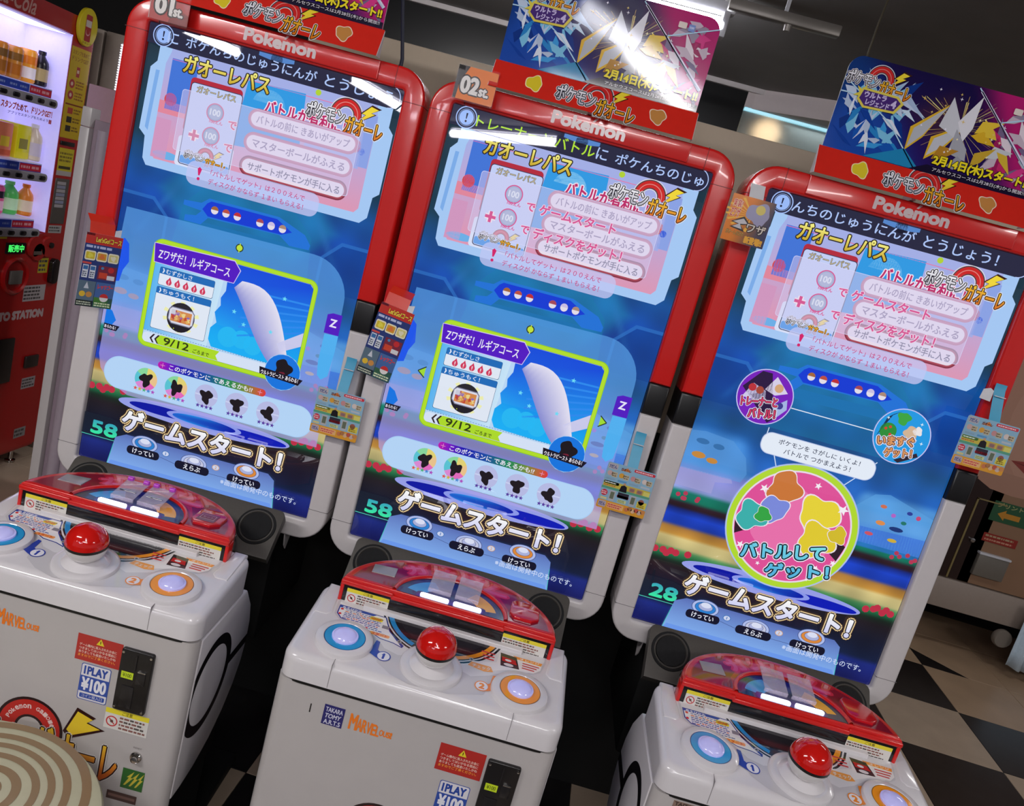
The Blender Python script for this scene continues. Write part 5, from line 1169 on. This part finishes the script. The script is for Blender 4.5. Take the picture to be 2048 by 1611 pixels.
# ------------------------------------------------------------------ drinks vending machine on the left
VX = -2.13
VR = M('vending_red', '#a51414', .25, coat=.3, namp=.02)
v = tag(empty('vending_machine', (VX, 1.2, 0)), 'red drinks vending machine with lit shelves at the left edge', 'vending machine')
def vb(*bx, name, mat, par=None, bev=0.0, cx=VX):
    m = MB()
    for x0, x1, y0, y1, z0, z1 in bx: m.box(x0, x1, y0 - 1.2, y1 - 1.2, z0, z1, bev)
    return m.build(name, mat, par or v)
Y0, Y1 = .62, 1.775
vb((-.72, 0, Y0, Y1, .09, 1.06), (-.72, 0, Y0, Y1, 1.872, 1.946), (-.72, 0, 1.640, Y1, 1.06, 1.872), (-.72, 0, Y0, Y0 + .05, 1.06, 1.872), (-.72, -.20, Y0, Y1, 1.06, 1.872), name='cabinet', mat=VR)
vb((-.70, -.01, Y0 + .01, Y1 - .005, .075, .125), name='kick_plate', mat=VR)
GLOWW = M('lit_display_interior', '#c9c6ee', .5, emit='#b4aef0', es=.55)
vb((-.199, -.195, Y0 + .05, 1.64, 1.066, 1.868), (-.195, -.002, 1.636, 1.6395, 1.066, 1.868), (-.195, -.002, Y0 + .05, 1.6395, 1.863, 1.868), name='display_interior', mat=GLOWW)
vb((-.19, -.02, 1.20, 1.62, 1.8625, 1.8635), name='display_lamp', mat=M('cool_display_lamp', '#ffffff', .4, emit='#d8d4ff', es=3.0))
for z, nb, sh in ((1.64, 5, 0), (1.345, 5, 0), (1.118, 5, 0)):
    y1 = 1.585
    vb((-.19, -.012, .70, y1 - .01, z - .010, z - .002), name='shelf', mat=M('white_shelf', '#d8d6e8', .35, emit='#b8b4ec', es=.15))
    vb((-.014, -.004, .70, y1 - .022, z - .036, z - .006), name='price_rail', mat=M('price_rail_blue', '#2c48b8', .35))
    A = Art(); A.poly(rect(1.435, z - .034, y1 - .024, z - .008), '#cc2840'); A.up(); lines(A, 1.442, z - .030, 1.50, z - .012, 1, '#e8a0ac', 4); lines(A, 1.505, z - .030, 1.555, z - .012, 1, '#e8a0ac', 5); A.poly(rect(1.43, z - .036, 1.434, z - .006), '#c8c4e8')
    for k in range(5): lines(A, 1.16 + k * .055, z - .028, 1.20 + k * .055, z - .014, 1, '#8ca0e0', k)
    A.build('price_tags', A_PR, v, lambda x, y, l: (-.0035 + l, x - 1.2, y))['kind'] = 'stuff'
    b = MB().prism(rrect(.70 - 1.2, z - .071, y1 - 1.2 + .005, z - .037, .016), 'x', .010, -.014, .003).build('button_bar', M('button_bar_grey', '#98969c', .4), v)
    for k in range(5):
        yb = 1.555 - k * .0695
        MB().prism(rrect(yb - 1.2 - .0185, z - .0635, yb - 1.2 + .0185, z - .0455, .008), 'x', .014, .008, .002).build('select_button', M('select_button_black', '#171518', .2), b)
VP = lambda x, y, l: (.0008 + l, x - 1.2, y)
A = Art(); A.text('Coca-Cola', 1.13, 1.880, 1.405, 1.940, '#c8948c', .02, shear=.3); A.build('maker_lettering', A_PR, v, VP)
GP = lambda x, y, l: (-.002 + l, x - 1.2, y)
A = Art(); A.text('スタンプためて、ドリンクGET！', 1.290, 1.530, 1.580, 1.556, '#e0603c', .05); A.build('shelf_lettering', A_PR, v, GP)
A = Art(); A.text('アプリでスタンプをためよう', 1.330, 1.512, 1.560, 1.522, '#7c78b8', .02); A.up(); A.poly(rect(1.565, 1.506, 1.582, 1.522), '#e0708c'); A.build('shelf_lettering', A_PR, v, GP)
A = Art(); A.text('TAITO STATION', 1.352, .698, 1.695, .730, '#c0a8a8', .08); A.build('arcade_lettering', A_PR, v, VP)
for x0, z0, x1, z1, c, n in ((1.552, .771, 1.690, .840, '#b4acae', 4), (1.622, .892, 1.684, .956, '#b8a82c', 3), (1.654, 1.065, 1.740, 1.098, '#a8a8a8', 2), (1.620, .371, 1.708, .421, '#a49c9e', 3), (1.616, .141, 1.691, .186, '#8c8888', 2), (1.368, 1.037, 1.411, 1.062, '#c8b830', 1)):
    A = Art(); A.poly(rect(x0, z0, x1, z1), c); A.up(); lines(A, x0 + .004, z0 + .004, x1 - .004, z1 - .004, n, '#4c4848', int(x0 * 99)); A.build('notice_label', A_PR, v, VP)
A = Art(); A.poly(rect(1.652, 1.310, 1.752, 1.424), '#b0a8a4'); A.up(); A.poly(rect(1.652, 1.330, 1.752, 1.424), '#c8b828'); A.up(); lines(A, 1.660, 1.365, 1.744, 1.410, 3, '#7c6c20', 31); A.poly(rect(1.662, 1.338, 1.74, 1.350), '#3c3820'); A.build('notice_label', A_PR, v, VP)
A = Art(); A.poly(rect(1.641, 1.466, 1.770, 1.830), '#c4a41c'); A.up()
A.text('スタンプを集めて', 1.652, 1.800, 1.760, 1.818, '#8c5818', .02); A.text('ドリンクGET', 1.652, 1.776, 1.760, 1.794, '#8c5818', .02)
for k, z in enumerate((1.735, 1.685, 1.640)):
    A.poly(circle(1.672, z, .018, 20) if k else rect(1.69, z - .02, 1.712, z + .02), '#a83838'); A.up(); A.poly(circle(1.672, z, .008, 12) if k else rect(1.694, z - .005, 1.708, z + .008), '#d8b8a0'); A.up(-1)
    if k: lines(A, 1.698, z - .018, 1.758, z + .018, 3, '#8c5818', 40 + k)
A.up(2); A.poly(rect(1.648, 1.600, 1.764, 1.606), '#7c3418')
for k in range(3):
    z = 1.578 - k * .036; A.poly(rect(1.668, z - .012, 1.702, z + .012), ('#b04030', '#2c2820', '#2c2820')[k]); lines(A, 1.708, z - .012, 1.76, z + .012, 2, '#7c5c18', 50 + k)
A.build('yellow_instruction_label', A_PR, v, VP)
ov = MB().prism([(1.704 + .060 * math.cos(t), 1.917 + .074 * math.sin(t)) for t in [k * 2 * math.pi / 40 for k in range(40)]], 'x', .016, .002, .001)
for q in ov.bm.verts: q.co.y -= 1.2
ov = ov.build('yellow_oval_sign', M('yellow_sign', '#d0bc20', .35), v)
A = Art(); A.poly(rrect(1.682, 1.862, 1.722, 1.965, .006), '#a02828'); A.up(); A.poly(rect(1.684, 1.918, 1.720, 1.944), '#c8bcb4'); A.poly(circle(1.702, 1.898, .014, 20), '#d8a0a0'); A.up(); A.poly(circle(1.702, 1.901, .012, 20), '#a02828'); A.text('スタンプ', 1.672, 1.851, 1.735, 1.859, '#7c5818', .02)
A.build('sign_print', A_PR, ov, lambda x, y, l: (.0168 + l, x - 1.2, y))
vb((-.001, .006, 1.410, 1.520, .978, 1.022), name='message_display', mat=BLACK)
A = Art(); A.text('販売中', 1.420, .985, 1.510, 1.014, '#4cff70', .03); A.build('lit_message', art_mat('green_matrix', True, strength=1.0), v, lambda x, y, l: (.0066 + l, x - 1.2, y))
cs = MB()
for (yy, zz, r) in ((1.574, 1.008, .046), (1.655, 1.005, .045), (1.600, .985, .04)): cs.lathe([(r, 0), (r, .006), (r * .9, .012), (0, .012)], (0, yy - 1.2, zz), 32, 'x')
cs.build('coin_surround', VR, v)
vb((.012, .016, 1.560, 1.612, .975, .990), name='coin_inlet', mat=CHROME)
MB().lathe([(.012, .0), (.012, .02), (0, .021)], (0, 1.668 - 1.2, 1.015), 16, 'x').build('coin_return_lever', BLACK, v)
rg_ = MB().lathe([(.078, 0), (.078, .008), (.070, .014), (.062, .008), (.060, 0)], (0, 1.482 - 1.2, .885), 40, 'x', cap=False); rg_.build('reader_ring', VR, v)
vb((.002, .012, 1.448, 1.518, .852, .908), name='card_reader', mat=M('reader_grey', '#6c6864', .3), bev=.002)
MB().prism(rrect(1.692 - 1.2, .845, 1.738 - 1.2, .955, .02), 'x', .022, 0, .006).build('door_lock', CHROME if False else M('dark_chrome', '#3c3838', .18, metal=.8), v)
vb((-.06, .004, 1.655, 1.745, 1.106, 1.298), name='menu_recess', mat=M('menu_grey', '#55504c', .4), bev=.002)
A = Art()
for k in range(7): A.poly(rect(1.664, 1.176 + k * .016, 1.722, 1.189 + k * .016), ('#a8a4a8', '#8c90a8')[k % 2]); 
A.build('menu_labels', A_PR, v, lambda x, y, l: (.0046 + l, x - 1.2, y))
vb((.0, .006, 1.650, 1.742, 1.436, 1.452), name='note_slot', mat=BLACK, bev=.002)
vb((.0, .012, 1.30, 1.528, .425, .620), name='delivery_door', mat=M('delivery_door_black', '#151314', .3), bev=.004)
vb((.0, .012, 1.615, 1.700, .470, .524), name='coin_return_cup', mat=M('dark_cup', '#2c2422', .3), bev=.005)
for yy in (1.69, .70): MB().lathe([(.022, 0), (.022, .01), (.010, .014), (.010, .09), (0, .09)], (-.05, yy - 1.2, 0), 16).build('leg', CHROME, v)
# the drinks, one by one
def drink(kind, y, z, r, h, cols, label, x=-.105):
    o = tag(empty('drink_' + kind, (VX + x, y, z)), label, kind, 'drinks shown in the vending machine')
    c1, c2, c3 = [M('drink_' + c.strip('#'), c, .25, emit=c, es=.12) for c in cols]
    if kind == 'can':
        MB().lathe([(0, .0), (r * .86, .0), (r, .006), (r, h - .010), (r * .86, h - .003), (r * .84, h), (0, h - .002)], n=24).build('body', c1, o)
        MB().lathe([(r * 1.006, h * .12), (r * 1.006, h * .46)], n=24, cap=False).build('label_band', c2, o)
        MB().lathe([(r * 1.006, h * .56), (r * 1.006, h * .80)], n=24, cap=False).build('label_band', c3, o)
    elif kind == 'carton':
        MB().box(-r, r, -r, r, 0, h, .003).build('body', c1, o); MB().box(r, r + .0008, -r * .6, r * .6, h * .3, h * .6).build('label_band', c2, o); MB().box(r, r + .0008, -r * .9, r * .9, h * .04, h * .2).build('label_band', c3, o)
    else:
        MB().lathe([(0, 0), (r * .85, 0), (r, .006), (r, h * .60), (r * .9, h * .70), (r * .42, h * .86), (r * .40, h * .93), (0, h * .93)], n=24).build('body', c1, o)
        MB().lathe([(0, h * .90), (r * .50, h * .90), (r * .50, h), (0, h)], n=20).build('cap', c3, o)
        MB().lathe([(r * 1.01, h * .14), (r * 1.01, h * .50)], n=24, cap=False).build('label_band', c2, o)
    return o
drink('can', 1.380, 1.640, .034, .118, ('#b06c20', '#8c5418', '#6c4a20'), 'brown and gold can at the left of the top vending shelf')
drink('can', 1.462, 1.640, .034, .118, ('#b87828', '#a86018', '#7c5420'), 'second brown and gold can on the top vending shelf')
drink('can', 1.541, 1.640, .034, .124, ('#e0962c', '#ece4e0', '#e07c20'), 'tall orange and white can on the top vending shelf')
drink('bottle', 1.602, 1.640, .029, .134, ('#1c1820', '#b09c6c', '#1c1a24'), 'black bottle with a tan label on the top vending shelf', -.09)
drink('can', 1.300, 1.640, .033, .118, ('#c8a050', '#a86828', '#d8c080'), 'pale gold can at the frame edge of the top shelf')
drink('can', 1.684 - .075, 1.640, .026, .112, ('#c8d0e8', '#3c50b0', '#c83c40'), 'blue and white can at the back of the top shelf', -.155)
drink('carton', 1.525, 1.345, .040, .132, ('#d8d020', '#8c8438', '#e0d428'), 'yellow drink carton on the middle vending shelf')
drink('bottle', 1.598, 1.345, .031, .145, ('#d8c8b8', '#cfc4d8', '#e8e4f0'), 'left one of two tea bottles with white caps, middle shelf', -.075)
drink('bottle', 1.560, 1.345, .026, .130, ('#d0bcae', '#c8bcd0', '#e8e4f0'), 'rear tea bottle with a white cap, middle shelf', -.150)
drink('carton', 1.420, 1.345, .040, .128, ('#d87858', '#d8b838', '#c85c40'), 'orange red drink carton on the middle vending shelf')
drink('can', 1.330, 1.345, .034, .118, ('#6ca0d0', '#e0e4f0', '#3c68b0'), 'pale blue can on the middle vending shelf')
drink('can', 1.455, 1.118, .034, .112, ('#e05c8c', '#f0c0d0', '#2c2430'), 'pink can with a dark top on the bottom vending shelf')
drink('bottle', 1.535, 1.118, .036, .130, ('#58c060', '#c8f0c0', '#78d878'), 'bright green bottle on the bottom vending shelf')
drink('bottle', 1.600, 1.118, .030, .128, ('#e88838', '#f0d8c0', '#e87828'), 'orange soda bottle on the bottom vending shelf', -.08)
drink('can', 1.370, 1.118, .034, .112, ('#e07898', '#e8b0c4', '#d84c7c'), 'rose pink can at the frame edge of the bottom shelf')

# ------------------------------------------------------------------ white cabinet and panels between the vending machine and the first machine
pm = tag(empty('white_cabinet', (-1.561, .9, 0)), 'tall white cabinet with a mauve side, left of the first machine', 'cabinet')
MB().box(-.016, .016, 0, .05, 0, 1.545, .003).build('front_post', WHITE2, pm)
MB().box(-.016, .016, 0, .05, 1.5465, 1.607, .003).build('post_cap', WHITE2, pm)
MAUVE = M('mauve_side_panel', '#94828e', .35, namp=.04)
MB().box(.016, .34, .02, .60, 0, 1.575, .004).build('side_panel', MAUVE, pm)
m = MB()
for x in (.055, .10, .155, .215, .28): m.lathe([(.022, 0), (.022, 1.545)], (x, .022, 0), 20)
m.build('fluted_trim', M('mauve_flute', '#a89aa6', .3, namp=.03), pm)
MB().box(.05, .34, .012, .03, 1.50, 1.515, .002).build('grille_bar', M('plum_bar', '#5c3848', .4), pm)
pk = tag(MB().box(-1.885, -1.60, 1.40, 1.44, 0, 1.695, .003).build('pink_partition', M('dusty_pink_board', '#ab8884', .5, namp=.03)), 'dusty pink board standing behind the white cabinet', 'partition')
for x0, x1, lb in ((-2.24, -2.172, 'narrow beige panel behind the vending machine'), (-2.160, -1.85, 'wide beige panel left of the first machine, beside the light strip')):
    tag(MB().box(x0, x1, 1.90, 1.96, 0, 1.945, .006).build('beige_panel', M('beige_locker', '#a3978c', .4, namp=.03)), lb, 'panel', 'beige panels behind the white cabinet')
ls = tag(empty('light_strip', (-2.068, 1.885, 1.70)), 'vertical strip of small white lights beside the first machine', 'light strip')
MB().box(-.006, .006, 0, .01, 0, .21).build('strip_back', FIX, ls)
lm_ = M('strip_lamp_white', '#ffffff', .4, emit='#e8ecff', es=2.2)
for k in range(20): MB().box(-.009, .009, -.004, .0, .003 + k * .0103, .0088 + k * .0103, .001).build('lamp', lm_, ls)

# ------------------------------------------------------------------ photo booth at the right, behind the third machine
pb = tag(empty('photo_booth', (3.2, 2.6, 0)), 'beige photo booth with a portrait poster, right of the third machine', 'photo booth')
MB().box(-.86, 1.0, 0, .8, .425, 2.25, .01).build('booth_body', M('booth_body_tan', '#8c7058', .5, namp=.04), pb)
MB().box(-.87, 1.0, -.01, .8, .255, .422, .006).build('base_skirt', M('booth_skirt_beige', '#988a80', .45), pb)
A = Art(eps=3e-4)
A.poly(rect(2.36, .43, 2.56, 1.0), '#2a1a16'); A.poly(rect(2.36, 1.0, 4.1, 2.2), '#b08470'); A.poly(rect(2.5, .43, 4.1, 1.0), '#8c6c54'); A.up()
A.poly(circle(2.86, 1.36, .42, 40, ry=.42), '#b58a76'); A.up()
A.poly([(2.40, .99), (2.48, .955), (2.6, .945), (2.7, .95), (2.8, .97), (2.8, 1.05), (2.4, 1.06)], '#a87f6c'); A.up()
A.poly([(2.525, 1.128), (2.60, 1.140), (2.72, 1.142), (2.80, 1.128), (2.72, 1.085), (2.62, 1.075)], '#8c3c34'); A.up(); A.poly([(2.53, 1.126), (2.66, 1.118), (2.79, 1.126), (2.66, 1.110)], '#5c2420'); A.up()
A.build('portrait_poster', A_PR, pb, lambda x, y, l: (x - 3.2, -.003 - l, y))
A = Art(eps=3e-4)
A.poly(rect(2.53, .795, 2.95, .905), '#2c5438'); A.up(); A.poly([(2.565, .838), (2.605, .865), (2.605, .850), (2.685, .850), (2.685, .822), (2.605, .822), (2.605, .808)], '#b8802c'); A.text('プリントシール', 2.55, .876, 2.80, .899, '#9c9c68', .03); A.up()
A.poly(rect(2.538, .677, 2.722, .724), '#8c2c24'); A.up(); lines(A, 2.55, .702, 2.71, .720, 1, '#a89070', 3); lines(A, 2.55, .682, 2.71, .698, 1, '#c08870', 4)
A.build('arrow_sign', A_PR, pb, lambda x, y, l: (x - 3.2, -.006 - l, y))
MB().box(2.548 - 3.2, 2.712 - 3.2, -.03, 0, .486, .606, .006).build('outlet_box', M('outlet_grey', '#6c665e', .4), pb)
MB().box(2.545 - 3.2, 2.715 - 3.2, -.034, 0, .606, .618, .002).build('outlet_lip', FIX, pb)
m = MB().box(2.438 - 3.2, 2.447 - 3.2, -.008, 0, .43, .892).box(2.438 - 3.2, 2.60 - 3.2, -.008, 0, .886, .893); m.build('door_frame', M('brass_trim', '#8c7c50', .35, metal=.3), pb)
MB().lathe([(.012, 0), (.012, -.02), (0, -.022)], (2.492 - 3.2, 0, .665), 16, 'y').build('door_lock', CHROME, pb)
for x in (2.36, 3.9): MB().lathe([(.035, 0), (.035, .012), (.015, .02), (.015, .255), (0, .255)], (x - 3.2, .08, 0), 16).build('leg', M('foot_dark_metal', '#4c4844', .4, metal=.6), pb)
MB().lathe([(0, -.02), (.045, -.02), (.05, -.01), (.05, .01), (.045, .02), (0, .02)], (2.835 - 3.2, -.02, .185), 24, 'y').build('caster', M('caster_grey', '#787068', .4), pb)
# pale blue curtain hanging under the booth
m = MB(); bm = m.bm; rows = []
for k in range(41):
    x = 2.86 + k * .014; rows.append([bm.verts.new((x, 2.50 + .018 * math.sin(k * 1.1), z)) for z in (.075 - .02 * math.sin(k * .2), .16, .30, .42)])
for p, q in zip(rows, rows[1:]):
    for j in range(3): bm.faces.new((p[j], q[j], q[j + 1], p[j + 1]))
cu = m.build('booth_curtain', M('pale_blue_fabric', '#c2d4e2', .6, namp=.08)); so = cu.modifiers.new('thick', 'SOLIDIFY'); so.thickness = .003
tag(cu, 'pale blue curtain hanging below the photo booth at the right edge', 'curtain')
